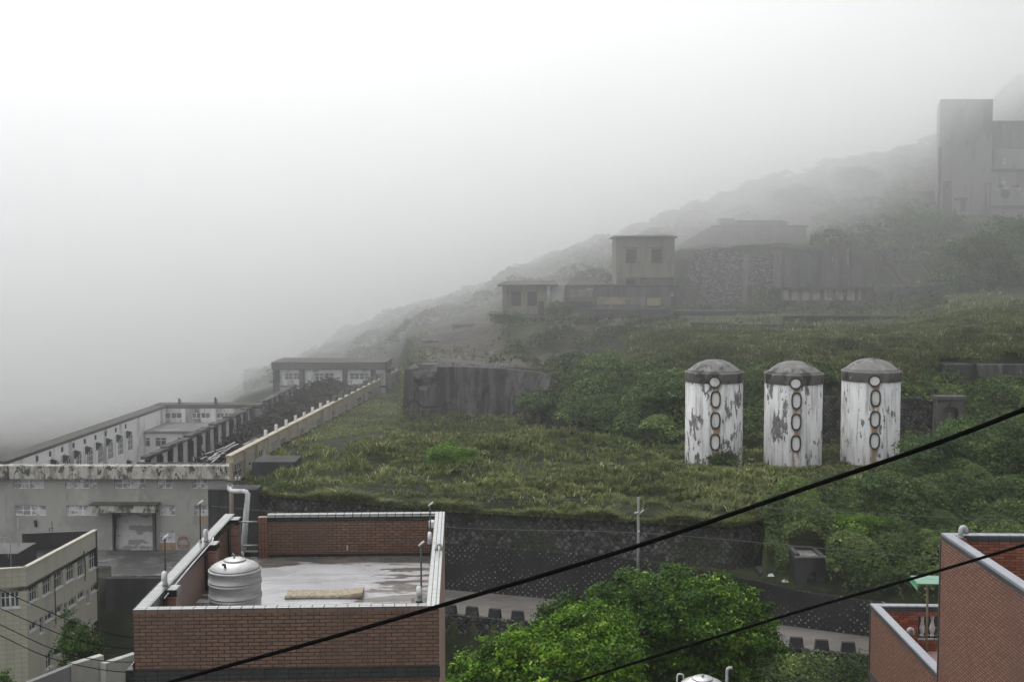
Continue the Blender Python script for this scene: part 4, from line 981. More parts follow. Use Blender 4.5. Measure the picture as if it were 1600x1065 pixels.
# ------------------------------------------------------------------ silos
silo = None
for i, (u, v0) in enumerate(((1114.5,727),(1238,731),(1358.5,724))):
    p = P(u, v0, 101)
    lab = ['leftmost white silo with a shrub at its foot and streaked walls', 'middle white silo with four oval hatches and large peeled patches', 'rightmost white silo with a dark stained strip beside its hatches'][i]
    if silo is None:
        silo = empty('silo', (0,0,0), 0); r = 2.47
        mb = MB(); mb.lathe([(r*1.0,-1.0),(r,0),(r,7.05)], 64); mb.build('body', M['silo'], silo, True)
        mb = MB(); mb.lathe([(r*1.0,7.05),(r*1.022,7.07),(r*1.022,7.78),(r*1.03,7.80),(r*1.035,7.92),(r*.98,7.98)], 64); mb.build('rim', M['silo_cap'], silo, True)
        mb = MB(); mb.lathe([(r*.98,7.98),(r*.86,8.12),(r*.72,8.42),(r*.52,8.72),(r*.3,8.90),(.12,8.97),(.01,8.975)], 64); mb.build('dome', M['silo_cap'], silo, True)
        for zc, hw, hh in ((7.22,.42,.40),(5.75,.33,.62),(3.95,.33,.62),(2.1,.33,.62)):
            oc = .12 if zc < 7 else 0.02
            ring = []; disc = []
            nseg = 28; yf = -math.sqrt(r*r-.16)
            for k in range(nseg):
                a = 2*math.pi*k/nseg; sx, sz = math.cos(a), math.sin(a)
                e = .75 if zc < 7 else 1.0
                sx = math.copysign(abs(sx)**e, sx); sz = math.copysign(abs(sz)**e, sz)
                ring.append((sx, sz))
            mb = MB(); vs = []; fs = []
            for (k_, yy, gro) in ((1.0,yf+.1,0),(1.0,yf-.16,0),(1.0,yf-.16,.13),(1.0,yf+.1,.13)):
                for sx, sz in ring: vs.append((oc+sx*(hw-.02+gro), yy, zc+sz*(hh-.02+gro)))
            for a in range(4):
                for k in range(nseg):
                    l = (k+1) % nseg; b = (a+1) % 4; fs.append((a*nseg+k, a*nseg+l, b*nseg+l, b*nseg+k))
            mb.add(vs, fs); h = mb.build('hatch', M['hatch_rim'], silo)
            mb = MB(); mb.add([(oc+sx*(hw-.02), yf-(.05 if zc < 7 else .12), zc+sz*(hh-.02)) for sx, sz in ring], [tuple(range(nseg))]); mb.build('cover', M['white_old'], h)
        mb = MB()
        for k in range(12): mb.box(-.02, .26, -r-.14, -r-.11, .4+k*.09, .43+k*.09)
        root = silo
    else: root = copy_tree(silo)
    root.location = (p.x, 101, -17.0+(.0,-.12,.1)[i]); root.rotation_euler = (0,0,R(-2+i*2.0)+math.atan2(-p.x,100)*.75)
    root.scale = (1.012,1.012,1.012)
    tag(root, lab, 'silo', 'white silos on the grass terrace')

# ------------------------------------------------------------------ small concrete blocks
def block(label, u0, u1, v0, v1, D, depth, mat='concrete_dark', name='concrete_block', cat='concrete block', extra=None, sink=1.0):
    a, b = P(u0, v1, D), P(u1, v0, D); c = (a.x+b.x)/2
    mb = MB(); mb.bbox(a.x-c, b.x-c, 0, depth, -sink, b.z-a.z, .06)
    o = mb.build(name, M[mat], None, False, (c, D, a.z)); tag(o, label, cat); return o
block('dark concrete box with a flat lid in the grass by the cream factory wall', 394, 461, 721, 752, 92.7, 3.2)
o = block('dark bulky concrete block below the factory corner behind the timber pole', 326, 402, 764, 862, 85.4, 1.8)
block('square dark concrete block at the left end of the wall above the right-hand slope', 1477, 1521, 569, 612, 115, 4.0, 'concrete_dark')
block('long low concrete wall above the slope at the right edge', 1528, 1680, 569, 602, 116, 1.2, 'concrete_ruin', 'concrete_wall', 'wall')
block('narrow dark pier between the square block and the long wall', 1519.5, 1529, 567, 590, 116.5, 1.0, 'concrete_dark', 'concrete_pier', 'pier')
block('small flat topped concrete box on the slope right of the silos', 1416, 1462, 749, 772, 90, 2.4, 'concrete_dark')
block('small dark concrete ledge on top of the studded wall left of the hopper', 1186, 1214, 893, 921, 74.0, 1.5)
# hopper with a broken hole
a, b = P(1243,930,72.6), P(1291,872,72.6); c = (a.x+b.x)/2; w = (b.x-a.x)/2; h = b.z-a.z
hop = empty('concrete_hopper', (c, 72.6, a.z), 0, 'dark concrete hopper with a broken hole and rubble behind its rim', 'hopper')
mb = MB(); mb.panel(-w, w, -.8, h, 0, .3, [(-.25,.25,.2,1.1),(-.05,.35,.9,1.5)]); mb.build('front_wall', M['concrete_dark'], hop)
mb = MB(); mb.box(-w, -w+.3, .3, 2.6, -.8, h+.25); mb.box(w-.3, w, .3, 2.6, -.8, h+.1); mb.box(-w+.3, w-.3, 2.3, 2.6, -.8, h+.2); mb.build('side_wall', M['concrete_dark'], hop)
mb = MB(); mb.box(-w-.07, w+.07, -.07, .4, h, h+.1); mb.build('rim', M['concrete_ruin'], hop)
mb = MB(); mb.box(-w+.3, w-.3, .6, 2.3, -.8, h-.03); mb.build('fill', M['rock'], hop)
# arched niche
a, b = P(1457,706,107.4), P(1500,622,107.4); c = (a.x+b.x)/2; w = (b.x-a.x)/2; h = b.z-a.z
nic = empty('concrete_niche', (c, 107.0, a.z), 0, 'tall arched concrete niche in the bank right of the silos', 'niche')
arch = [(-w*.62,0)] + [(w*.62*math.cos(math.pi-t*math.pi/10)*1.0, h*.80+w*.28*math.sin(t*math.pi/10)) for t in range(11)] + [(w*.62,0)]
mb = MB(); mb.prism([(-w,-1),(-w*.62,-1)]+arch[:1]+arch[1:6]+[(-.02,h),(-w,h)], -.6, .6); mb.prism([(w*.62,-1),(w,-1),(w,h),(-.02,h)]+arch[6:12]+[arch[-1]], -.6, .6); mb.build('frame', M['concrete_ruin'], nic)
mb = MB(); mb.box(-w-.15, w+.15, -.8, .8, h, h+.3); mb.build('lintel', M['concrete_ruin'], nic)
mb = MB(); mb.box(-w*.62, w*.62, .35, .59, -1, h*.98); mb.build('back_wall', M['concrete'], nic)

# ------------------------------------------------------------------ cracked concrete retaining wall
bot = [(629,668,127),(680,664,127),(720,660,127),(780,666,126.6),(815,678,125.6),(838,690,122)]
topp = [(632,577,127.6),(682,573,127.6),(720,573,127.7),(790,576,127.6),(835,581,126.8),(862,585,124.5)]
cw = empty('cracked_wall', (P(720,660,127).x, 127, -17.2), 0, 'tall stained concrete retaining wall with a rubble filled hole and a long crack', 'wall')
org = Vector(cw.location)
def lerp(pts, t):
    i = min(int(t*(len(pts)-1)), len(pts)-2); f = t*(len(pts)-1)-i
    return [pts[i][k]*(1-f)+pts[i+1][k]*f for k in range(3)]
NUc, NVc = 70, 24
def cwp(s, t, back=0.0):
    a, b = lerp(bot, s), lerp(topp, s); q = [a[k]*(1-t)+b[k]*t for k in range(3)]
    p = P(q[0], q[1], q[2])
    back += -.9*(float(fbm(np.array([s*16.0]), np.array([t*1.6]), 4, 12)[0])-.47)*min(1, s*3) + .5*(float(fbm(np.array([s*34.0]), np.array([t*9.0]), 3, 15)[0])-.44)*min(1, max(0,(s-.35)*3))
    return p - org + Vector((0, back, 0)), q
mb = MB(); grid = {}
cells = {}
for i in range(NUc):
    for j in range(NVc):
        s, t = (i+.5)/NUc, (j+.5)/NVc; _, q = cwp(s, t)
        e = ((q[0]-664)/21)**2 + ((q[1]-589)/20)**2 + .35*(math.sin(i*1.9+j*.7)+math.sin(j*2.3))*.5
        cells[i,j] = e > .8
for (i,j), ok in cells.items():
    c4 = [cwp(i/NUc,j/NVc)[0], cwp((i+1)/NUc,j/NVc)[0], cwp((i+1)/NUc,(j+1)/NVc)[0], cwp(i/NUc,(j+1)/NVc)[0]]
    b4 = [p+Vector((0,.9,0)) for p in c4]
    if ok:
        mb.add(c4, [(0,1,2,3)])
        for (di,dj,e0,e1) in ((-1,0,3,0),(1,0,1,2),(0,-1,0,1),(0,1,2,3)):
            if not cells.get((i+di,j+dj), False): mb.add([c4[e0],c4[e1],b4[e1],b4[e0]], [(3,2,1,0)])
    else: mb.add(b4, [(0,1,2,3)])
mb.build('wall', M['retaining'], cw)
mb = MB(); rr = random.Random(4)
for k in range(34):
    u, v = 664+rr.gauss(0,9), 594+rr.gauss(0,9); p = P(u, v, 127.9)-org; s = rr.uniform(.15,.42)
    if k < 3: p = P((668,665,662)[k], (574,583,606)[k], 127.7)-org; s = .75 if k < 2 else .45
    pts = [(p.x+s*rr.uniform(.6,1.2)*a*(1.3 if k<3 else 1), p.y+s*rr.uniform(.5,.9)*b, p.z+s*rr.uniform(.35,.7)*c) for a,b,c in ((-1,-1,-1),(1,-1,-1),(1,1,-1),(-1,1,-1),(-1,-1,1),(1,-1,1),(1,1,1),(-1,1,1))]
    mb.hexa(pts[:4], pts[4:])
mb.build('rubble', M['rock'], cw)
mb = MB()
def crackline(px, w0):
    pr_ = []
    for a, b in zip(px[:-1], px[1:]):
        for k in range(5):
            t = k/5; pr_.append((a[0]+(b[0]-a[0])*t+rr.uniform(-.8,.8), a[1]+(b[1]-a[1])*t+rr.uniform(-.8,.8)))
    pr_.append(px[-1])
    for a, b in zip(pr_[:-1], pr_[1:]):
        def pt(q):
            s = 0
            for z in range(60):   # walk along the wall to this column
                s = z/59
                if lerp(bot, s)[0]*.5+lerp(topp, s)[0]*.5 >= q[0]: break
            p0, q0 = cwp(s, 0); p1, q1 = cwp(s, 1); t = (q[1]-q0[1])/(q1[1]-q0[1])
            pp, _ = cwp(s, min(max(t,0),1)); return pp
        A, B = pt(a), pt(b); d = (B-A); 
        if d.length < 1e-4: continue
        d.normalize(); n = Vector((-d.z,0,d.x))*w0*rr.uniform(.5,1.2)
        off = Vector((0,-.012,0))
        mb.hexa([A-n+off,B-n+off,B-n-off*-.5,A-n-off*-.5],[A+n+off,B+n+off,B+n-off*-.5,A+n-off*-.5])
crackline([(629,645),(636,634),(643,624),(651,630),(659,637),(672,636),(684,635)], .15)
crackline([(643,624),(647,612),(653,604)], .08)
crackline([(684,635),(694,631),(703,628)], .06)
crackline([(640,642),(640,657)], .10); crackline([(659,640),(656,655)], .14); crackline([(673,640),(673,655)], .09)
mb.build('crack', M['crack'], cw)

# ------------------------------------------------------------------ window helper (parts of a building)
def window(parent, T, x0, x1, z0, z1, y, nx, nz, fm='win_frame', gm='glass', bar=.06, groups=1, name='window', gone=0.0, sill=False, rr=random.Random(2)):
    """casement frame in local wall coordinates (outside is -y) with its panes as sub-part"""
    mb = MB(T); d0, d1 = y, y+.07
    mb.box(x0, x1, d0, d1, z1-bar, z1); mb.box(x0, x1, d0, d1, z0, z0+bar)
    mb.box(x0, x0+bar, d0, d1, z0+bar, z1-bar); mb.box(x1-bar, x1, d0, d1, z0+bar, z1-bar)
    cw_ = (x1-x0)/nx
    for i in range(1, nx):
        w = bar*(.95 if groups > 1 and i % (nx//groups) == 0 else .5)
        mb.box(x0+i*cw_-w, x0+i*cw_+w, d0+.004, d1-.004, z0+bar, z1-bar)
    hs = nz if isinstance(nz, (list, tuple)) else [k/nz for k in range(1, nz)]
    for t in hs:
        z = z0+(z1-z0)*t; mb.box(x0+bar, x1-bar, d0+.010, d1-.010, z-bar*.45, z+bar*.45)
    if sill: mb.box(x0-.08, x1+.08, y-.14, y-.002, z0-.1, z0-.01)
    fr = mb.build(name, M[fm], parent)
    mb = MB(T); n = 0
    for i in range(nx):
        for z_a, z_b in zip([0]+list(hs), list(hs)+[1]):
            if rr.random() < gone: continue
            mb.box(x0+i*cw_+.01, x0+(i+1)*cw_-.01, d0+.025, d1-.03, z0+(z1-z0)*z_a+.01, z0+(z1-z0)*z_b-.01); n += 1
    if n: mb.build('pane', M[gm], fr)
    return fr
I4 = Matrix.Identity(4)
def along(p0, p1, z, root):
    """matrix of a wall plane from plan point p0 to p1 in the root's local space"""
    w = Matrix.Translation((p0[0], p0[1], z)) @ Matrix.Rotation(math.atan2(p1[1]-p0[1], p1[0]-p0[0]), 4, 'Z')
    return Matrix.Translation(root.location).inverted() @ w
def uofx(u, p0, p1, v=700):
    """distance along plan line p0-p1 that the photo shows at column u"""
    k = (u-800)/F/(ct+(532.5-v)/F*st); dx, dy = p1[0]-p0[0], p1[1]-p0[1]; L = math.hypot(dx, dy)
    t = (k*p0[1]-p0[0])/(dx-k*dy); return t*L, p0[1]+t*dy

# ------------------------------------------------------------------ grey factory front with porch
f0, f1 = P(-60, 727, 93), P(358, 727, 93)
zt = P(180, 726, 93).z
fac = empty('factory_building', (f0.x, 93, 0), 0, 'long grey two storey factory front with a stained coping and a portal', 'factory')
LF = f1.x-f0.x
def fx(u): return P(u, 760, 93).x - f0.x
def fz(v): return P(180, v, 93).z
rowsF = []
for (u0,u1,n) in ((21,69,2),(102,151,2),(179,228,2),(246,270,1),(301,325,1)): rowsF.append((u0,u1,747,763,n,'glass_pale'))
for (u0,u1,n) in ((22,71,2),(103,153,2),(249,273,1),(303,325,1)): rowsF.append((u0,u1,789,805,n,'glass_pale'))
rowsF.append((248,272,829,847,1,'glass_pale'))
rowsF += [(-50,-12,747,763,2,'glass_pale'),(-50,-12,789,805,2,'glass_pale')]
holes = [(fx(a),fx(b),fz(d),fz(c)) for a,b,c,d,n,_ in rowsF]     # real openings
door = (fx(175.5), fx(238), -26, fz(797))
mb = MB(); mb.panel(0, LF, -26, zt-1.0, 0, .35, holes+[door]); mb.build('front_wall', M['facade'], fac)
mb = MB(); mb.box(LF-.35, LF, .35, 3.0, -26, zt-1.0); mb.box(0,.3,.35,3,-26,zt-1.0); mb.build('side_wall', M['facade'], fac)
mb = MB(); mb.box(-.3, LF+.25, -.55, .4, zt-1.05, zt); mb.build('coping', M['coping_old'], fac)
mb = MB(); mb.box(-.3, LF, .4, 2.6, zt-1.2, zt-.85); mb.build('roof', M['roof_old'], fac)
for k, (a,b,c,d,n,gm) in enumerate(rowsF):
    window(fac, I4, fx(a), fx(b), fz(d), fz(c), .10, 4 if n == 2 else 2, 2, 'win_frame_grey', gm, .055, n, sill=False)
mb = MB(); mb.box(0, LF, 1.4, 1.5, -26, zt-1.3); mb.build('inner_wall', M['panel_grey'], fac)
# porch canopy, jambs, pale patched ramp within the portal
mb = MB(); mb.box(fx(148), fx(248), -.9, -.002, fz(797), fz(785.5)); mb.build('canopy', M['coping_old'], fac)
mb = MB(); mb.box(fx(147)-.1, fx(249)+.1, -1.0, 0, fz(785.5), fz(783.5)); mb.build('canopy_roof', M['roof_old'], fac)
mb = MB(); mb.box(fx(238)+.1, fx(244), -.5, -.2, -24, fz(797)); mb.build('porch_post', M['concrete_ruin'], fac)
mb = MB(); mb.box(fx(174), fx(176.2), -.05, .3, -24, fz(797)); mb.box(fx(237.5), fx(240), -.05, .3, -24, fz(797)); mb.build('door_jamb', M['concrete_ruin'], fac)
mb = MB(); mb.hexa([(fx(175.5),.36,-23.1),(fx(238),.36,-23.1),(fx(238),1.38,-23.1),(fx(175.5),1.38,-23.1)],[(fx(175.5),.36,-23),(fx(238),.36,-23),(fx(238),1.2,fz(797)+.4),(fx(175.5),1.2,fz(797)+.4)]); mb.build('ramp', M['ramp'], fac)
mb = MB(); mb.box(fx(247), fx(273), -.012, -.002, fz(868), fz(848)); mb.build('rust_stain', M['rust'], fac)
mb = MB(); mb.box(fx(300), fx(326), -.012, -.002, fz(818), fz(806)); mb.build('rust_stain', M['rust'], fac)
mb = MB()
def gpt(u, v): return (fx(u), -.02, fz(v))
def circ(cu, cv, ru, rv, a0=0, a1=6.4, n=14): return [gpt(cu+ru*math.cos(a0+(a1-a0)*k/n), cv+rv*math.sin(a0+(a1-a0)*k/n)) for k in range(n+1)]
for pl in (circ(285,848,9,7), circ(281,853,4,3), circ(290,853,4,2.6), circ(284,842,7,4,3.2,6.2), [gpt(278,841),gpt(281,837),gpt(283,841),gpt(286,836),gpt(288,841),gpt(291,838)], circ(267,851,2.2,4,1.5,6), [gpt(268,848),gpt(270,856),gpt(266,859)], circ(260,859,1.5,1.5)): mb.tube(pl, .035, 5)
mb.build('graffiti', M['graffiti'], fac)
mb = MB(); mb.tube([(fx(18),-.6,zt-.02),(fx(18),-.62,zt-1.1)], .05); mb.build('drain_pipe', M['concrete_dark'], fac, True)
mb = MB(); mb.tube([(fx(54),-.05,fz(812)),(fx(55),-.05,fz(822))], .12); mb.build('drain_spout', M['concrete_dark'], fac, True)
# forecourt with its drop to the lower ground
mb = MB(); yd = [(-60,88),(165,88),(165,84.9),(330,85.4),(330,93),(-60,93)]
yp = [((u-800)/F*d, d) for u, d in yd]
mb.add([(x,y,-22.93) for x,y in yp]+[(x,y,-27) for x,y in yp], [tuple(range(6))]+[(i,(i+6),((i+1)%6)+6,(i+1)%6) for i in range(6)])
tag(mb.build('forecourt', M['paving']), kind='structure')
mb = MB(); a = P(166,915,84.6); b = P(262,915,84.6)
mb.box(a.x, b.x, 84.45, 84.88, -30, -22.97); mb.thing('retaining_wall', M['concrete_dark'], 'dark streaked wall dropping from the factory forecourt beside the beige block', 'wall')
mb = MB(); mb.box(P(155,900,87.6).x, a.x, 87.4, 87.95, -30, -22.97); mb.thing('retaining_wall', M['concrete_dark'], 'short shadowed wall in the gap behind the beige block', 'wall')

# ------------------------------------------------------------------ white courtyard wings
cy0, cy1 = (-41.6, 94.5), (-40.1, 132.6)
wing = empty('factory_wing', (cy0[0], cy0[1], 0), 0, 'long white courtyard wing with pilasters, windows and small dark hoods', 'factory')
T = along(cy0, cy1, 0, wing); LW = math.hypot(cy1[0]-cy0[0], cy1[1]-cy0[1])
zt2 = -15.75
def wv(v, D): return ZV(v, D)
wu = [46, 68, 87, 106, 123, 141, 157, 173, 189, 204]
hs = []
for u in wu:
    s, D = uofx(u, cy0, cy1); hs.append((s-.75, s+.75, zt2-3.5, zt2-1.75))
lowh = [(h[0]+.1, h[1]-.1, zt2-6.2, zt2-4.9) for h in hs]
mb = MB(T); mb.panel(0, LW, -23, zt2-.28, 0, .4, hs+lowh); mb.build('inner_wall', M['white_old'], wing)
mb = MB(T); mb.box(0, LW, 1.3, 1.5, -23, zt2-.3); mb.build('outer_wall', M['white_old'], wing)
mb = MB(T); mb.box(-.5, LW, -.06, 1.55, zt2-.28, zt2); mb.build('roof', M['roof_old'], wing)
for h in hs: window(wing, T, h[0], h[1], h[2], h[3], .06, 3, 3, 'win_frame_grey', 'glass_mid', .05)
for h in lowh: window(wing, T, h[0], h[1], h[2], h[3], .06, 3, 2, 'win_frame_grey', 'glass_mid', .05)
mb = MB(T)
for a, b in zip(hs[:-1], hs[1:]):
    m = (a[1]+b[0])/2; mb.box(m-.28, m+.28, -.13, -.002, -23, zt2-1.2)
mb.build('pilasters', M['white_old'], wing)
for a, b in zip(hs[:-1], hs[1:]):
    m = (a[1]+b[0])/2
    for zz in (zt2-1.5, zt2-4.6):
        mb = MB(T); mb.hexa([(m-.12,-.65,zz+.1),(m+.12,-.65,zz+.1),(m+.16,-.132,zz-.5),(m-.16,-.132,zz-.5)], [(m-.14,-.75,zz+.12),(m+.14,-.75,zz+.12),(m+.2,-.132,zz+.3),(m-.2,-.132,zz+.3)])
        mb.build('hood', M['concrete_dark'], wing)
    mb = MB(T); mb.box(m-.15, m+.15, -.07, -.002, zt2-.95, zt2-.5); mb.build('vent', M['concrete_dark'], wing)
b0, b1 = (-40.2, 133.0), (-29.2, 133.0)
back = empty('factory_wing', (b0[0], b0[1], 0), 0, 'white rear courtyard wing with two window bays and two short roof pipes', 'factory')
T = along(b0, b1, 0, back); LB = b1[0]-b0[0]
hs = []
for a, b in ((249,284),(299,328),(338,362)):
    hs.append((uofx(a,b0,b1,640)[0], uofx(b,b0,b1,640)[0], ZV(653.5,133), ZV(644.5,133)))
mb = MB(T); mb.panel(-.6, LB, -23, zt2-.38, 0, .35, hs); mb.build('front_wall', M['white_dirty'], back)
mb = MB(T); mb.box(-1.4, LB, -.12, 2.2, zt2-.38, zt2+.05); mb.build('roof', M['roof_old'], back)
mb = MB(T); mb.box(-.6, LB, 1.9, 2.1, -23, zt2-.45); mb.build('rear_wall', M['white_dirty'], back)
for h in hs: window(back, T, h[0], h[1], h[2], h[3], .1, 4, 1, 'win_frame_grey', 'glass_mid', .07, 2)
for u in (287, 335):
    s = uofx(u, b0, b1, 640)[0]; mb = MB(T); mb.box(s-.22, s+.22, -.2, -.002, -18.5, zt2-.45); mb.build('pilaster', M['white_old'], back)
for u, hh in ((279, .75), (335.5, .85)):
    s = uofx(u, b0, b1, 640)[0]; mb = MB(T); mb.tube([(s,.3,zt2),(s,.3,zt2+hh)], .11); mb.tube([(s+.2,.3,zt2),(s+.2,.3,zt2+hh*.8)], .05); mb.build('roof_pipe', M['concrete_dark'], back, True)
i0, i1 = (-40.3, 125.6), (-29.5, 125.6)
inn = empty('courtyard_block', (i0[0], i0[1], 0), 0, 'low flat roofed block inside the courtyard with two dark windows', 'building')
T = along(i0, i1, 0, inn); zi = ZV(673, 125.6); LI = i1[0]-i0[0]
hs = [(uofx(a,i0,i1,690)[0], uofx(b,i0,i1,690)[0], ZV(698,125.6), ZV(683,125.6)) for a,b in ((220.5,234.5),(242,260),(276,290))]
mb = MB(T); mb.panel(0, LI, -23, zi-.25, 0, .3, hs); mb.build('front_wall', M['white_dirty'], inn)
mb = MB(T); mb.box(-.05, LI, -.2, 7.0, zi-.25, zi); mb.build('roof', layered('pale_damp_roof', g(.22,.02), [(g(.14,.04), (.3,.3,.3), .45, .62)], .7), inn)
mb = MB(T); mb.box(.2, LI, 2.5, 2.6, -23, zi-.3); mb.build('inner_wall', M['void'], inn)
for h in hs: window(inn, T, h[0], h[1], h[2], h[3], .1, 2, [.68], 'win_frame', 'glass', .08)
# wall of dark fins
n0, n1 = (-30.85, 95.9), (-29.6, 156)
fin = empty('fin_wall', (n0[0], n0[1], 0), 0, 'long ruined wall of white panels between dark stained fins', 'wall')
T = along(n0, n1, 0, fin); LN = math.hypot(n1[0]-n0[0], n1[1]-n0[1]); zf = -15.7
mb = MB(T); mb.box(0, LN, .02, .3, -23, zf-.25); mb.build('panel_wall', M['white_old'], fin)
rr = random.Random(8); mb = MB(T); x = 0; k = 0
while x < LN-.4:
    x2 = min(x+rr.uniform(.9,2.2), LN); d = rr.uniform(0,.22); mb.box(x, x2, -.35+rr.uniform(-.05,.05), .34, zf-.27, zf-.02+rr.uniform(-.12,.1)); x = x2+.004
mb.build('top_beam', M['concrete_ruin'], fin)
for k in range(int(LN/2.95)+1):
    mb = MB(T); x = .2+k*2.95; mb.box(x, x+.26, -.30+rr.uniform(-.06,.06), .015, -23, zf-.275); mb.box(x+.6, x+.82, -.22, .015, -23, zf-.275); mb.box(x+.262, x+.598, -.06, .015, -23, zf-.6)
    if rr.random() < .6: mb.box(x+.05, x+.25, -.5, -.38, zf-rr.uniform(1,2), zf-.5)
    mb.build('fin', M['concrete_dark'] if k % 3 else M['concrete_ruin'], fin)
# cream wall along the terrace
c0, c1 = (P(360,718,95).x, 95), (P(628,579,181).x, 181)
cr = empty('factory_wall', (c0[0], c0[1], 0), 0, 'very long cream factory wall with window bays running uphill beside the grass', 'wall')
T = along(c0, c1, 0, cr); LC = math.hypot(c1[0]-c0[0], c1[1]-c0[1]); zc = -15.55
NB = 24; bay = LC/NB
hs = []; wb = []
for k in range(NB):
    a, b = k*bay+.45, (k+1)*bay-.12
    if k in (0, 2, 4, 6, 8, 10, 12, 15, 18, 20): hs.append((a+.25, b-.3, zc-2.2, zc-.85)); wb.append(k)
    else: hs.append((a, b, zc-2.35, zc-.7))
mb = MB(T); mb.panel(0, LC, -21, zc-.02, 0, .35, hs); mb.build('wall', M['cream_old'], cr)
mb = MB(T); mb.box(-.1, LC, -.14, .40, zc-.02, zc+.10); mb.build('coping', M['cream_old'], cr)
for k, h in enumerate(hs):
    if k in wb: window(cr, T, h[0], h[1], h[2], h[3], .10, 4, 2, 'win_frame', 'glass_mid', .07, 2, gone=.12)
    else:
        mb = MB(T); mb.box(h[0], h[1], .08, .2, h[2], h[3]); mb.build('infill_panel', M['panel_grey'] if k % 5 else M['cream_old'], cr)
mb = MB(T)
for k in range(NB): mb.box(k*bay+.03, k*bay+.33, -.2, -.002, -21, zc-.1)
mb.build('pilasters', M['cream_old'], cr)
for k in range(3, NB):
    mb = MB(T); x = k*bay+.2; s = rr.uniform(.8, 1.2)
    if k < 11: mb.box(x, x+.3, .1, .35, zc+.1, zc+.1+.5*s)
    else: mb.hexa([(x-.5,.0,zc+.1),(x+.9,.0,zc+.1),(x+.9,.5,zc+.1),(x-.5,.5,zc+.1)],[(x+.1,.0,zc+.6*s),(x+.9,.0,zc+.75*s),(x+.9,.5,zc+.75*s),(x+.1,.5,zc+.6*s)])
    mb.build('stub', M['white_old'] if k < 11 else M['concrete_dark'], cr)
mb = MB(T); mb.box(0, .3, .36, 8.0, -21, zc-.6); mb.build('end_wall', M['concrete_ruin'], cr)
# heap of collapsed roof between the two walls
rr = random.Random(3); mb = MB()
def hx(t): return -29.3 + 1.0*t, -22.6 + 5.2*t
mound = []; NXh, NYh = 16, 60
for j in range(NYh+1):
    t = j/NYh; y = 95.3+66*t; x0h, x1h = -29.4+1.2*t, np.interp(y,[95,181],[c0[0],c1[0]])-.6
    for i in range(NXh+1):
        s = i/NXh; x = x0h+(x1h-x0h)*s
        hgt = -18.6 + .9*min(1,s*2.2) + 2.1*np.interp(y,[95,105,118,135,150,162],[0,.2,.75,1.25,1.3,.5])*math.sin(math.pi*min(max(s*.8+.12,0),1))**1.6 + 1.6*(float(fbm(np.array([x*.55]),np.array([y*.3]),4,2)[0])-.45)
        mound.append((x, y, hgt))
mb.add(mound, [(j*(NXh+1)+i, j*(NXh+1)+i+1, (j+1)*(NXh+1)+i+1, (j+1)*(NXh+1)+i) for j in range(NYh) for i in range(NXh)])
for k in range(1500):
    p = mound[rr.randrange(len(mound))]; l = rr.uniform(.5, 2.4); a = rr.uniform(0, 6.28); e = rr.gauss(.15, .4)
    d = Vector((math.cos(a)*math.cos(e), math.sin(a)*math.cos(e), math.sin(e)))*l; c = Vector(p)+Vector((rr.uniform(-.3,.3), rr.uniform(-.5,.5), rr.uniform(-.1,.55)))
    mb.tube([c-d*.5, c+d*.15+Vector((0,0,rr.uniform(-.1,.15))), c+d*.5], rr.uniform(.03,.10), 4)
hp_ = mb.build('debris', M['debris']); tag(hp_, kind='stuff')
mb = MB()
for k in range(26):
    y = rr.uniform(96, 108); x = rr.uniform(-27.5, -23.5); a = rr.gauss(.9,.25); l = rr.uniform(.6,1.6)
    z = -16.9+rr.uniform(0,.5); d = Vector((math.cos(a)*l, math.sin(a)*l, .25*l)); n = Vector((-math.sin(a)*.09, math.cos(a)*.09, 0)); c = Vector((x,y,z))
    mb.hexa([c-n, c+d-n, c+d+n, c+n], [c-n+Vector((0,0,.05)), c+d-n+Vector((0,0,.05)), c+d+n+Vector((0,0,.05)), c+n+Vector((0,0,.05))])
tag(mb.build('fallen_boards', M['pale_wood']), kind='stuff')
# white two storey block at the far end
t0, t1 = P(428,570,163), P(602,570,163)
tb = empty('factory_block', (t0.x, 163, 0), 0, 'white two storey ruined block with a dark roof band beyond the debris', 'building')
def tx(u): return P(u, 590, 163).x - t0.x
def tz_(v): return ZV(v, 163)
hs = []
for (a,b) in ((445,470),(491,522),(546,577)):
    hs.append((tx(a),tx(b),tz_(593),tz_(582.5)))
for (a,b) in ((438,465),(491,522),(546,570)): hs.append((tx(a),tx(b),tz_(619),tz_(608.5)))
hs.append((tx(585),tx(600),tz_(593),tz_(582.5)))
mb = MB(); mb.panel(0, tx(602), -22, tz_(577), 0, .4, hs); mb.build('front_wall', M['white_dirty'], tb)
mb = MB(); mb.box(-.3, tx(604), -.35, 8, tz_(577), tz_(565.5)); mb.build('roof', M['roof_old'], tb)
mb = MB(); mb.box(.3, tx(602), 3, 3.2, -22, tz_(577)); mb.build('inner_wall', M['concrete'], tb)
for h in hs: window(tb, I4, *h, .12, 4, 2, 'win_frame', 'glass_mid', .09, 2, gone=.2)
for u, w in ((432,.45),(472,.35),(539,.35),(583,.35)):
    mb = MB(); mb.box(tx(u)-w, tx(u)+w, -.3, -.002, -22, tz_(577)); mb.build('pilaster', M['concrete_ruin'], tb)
mb = MB(); mb.box(.9, tx(602), -.1, -.003, tz_(604.5), tz_(602)); mb.build('ledge', M['concrete_ruin'], tb)
for k in range(12):
    mb = MB(); p = Vector((rr.uniform(-.5,1.2), -.36, tz_(rr.uniform(564,598)))); mb.tube([p, p+Vector((rr.uniform(-.5,.2),-.1,-.2)), p+Vector((rr.uniform(-.9,.3),-.15,rr.uniform(-.7,-.1)))], .05, 4); mb.build('hanging_root', M['debris'], tb)

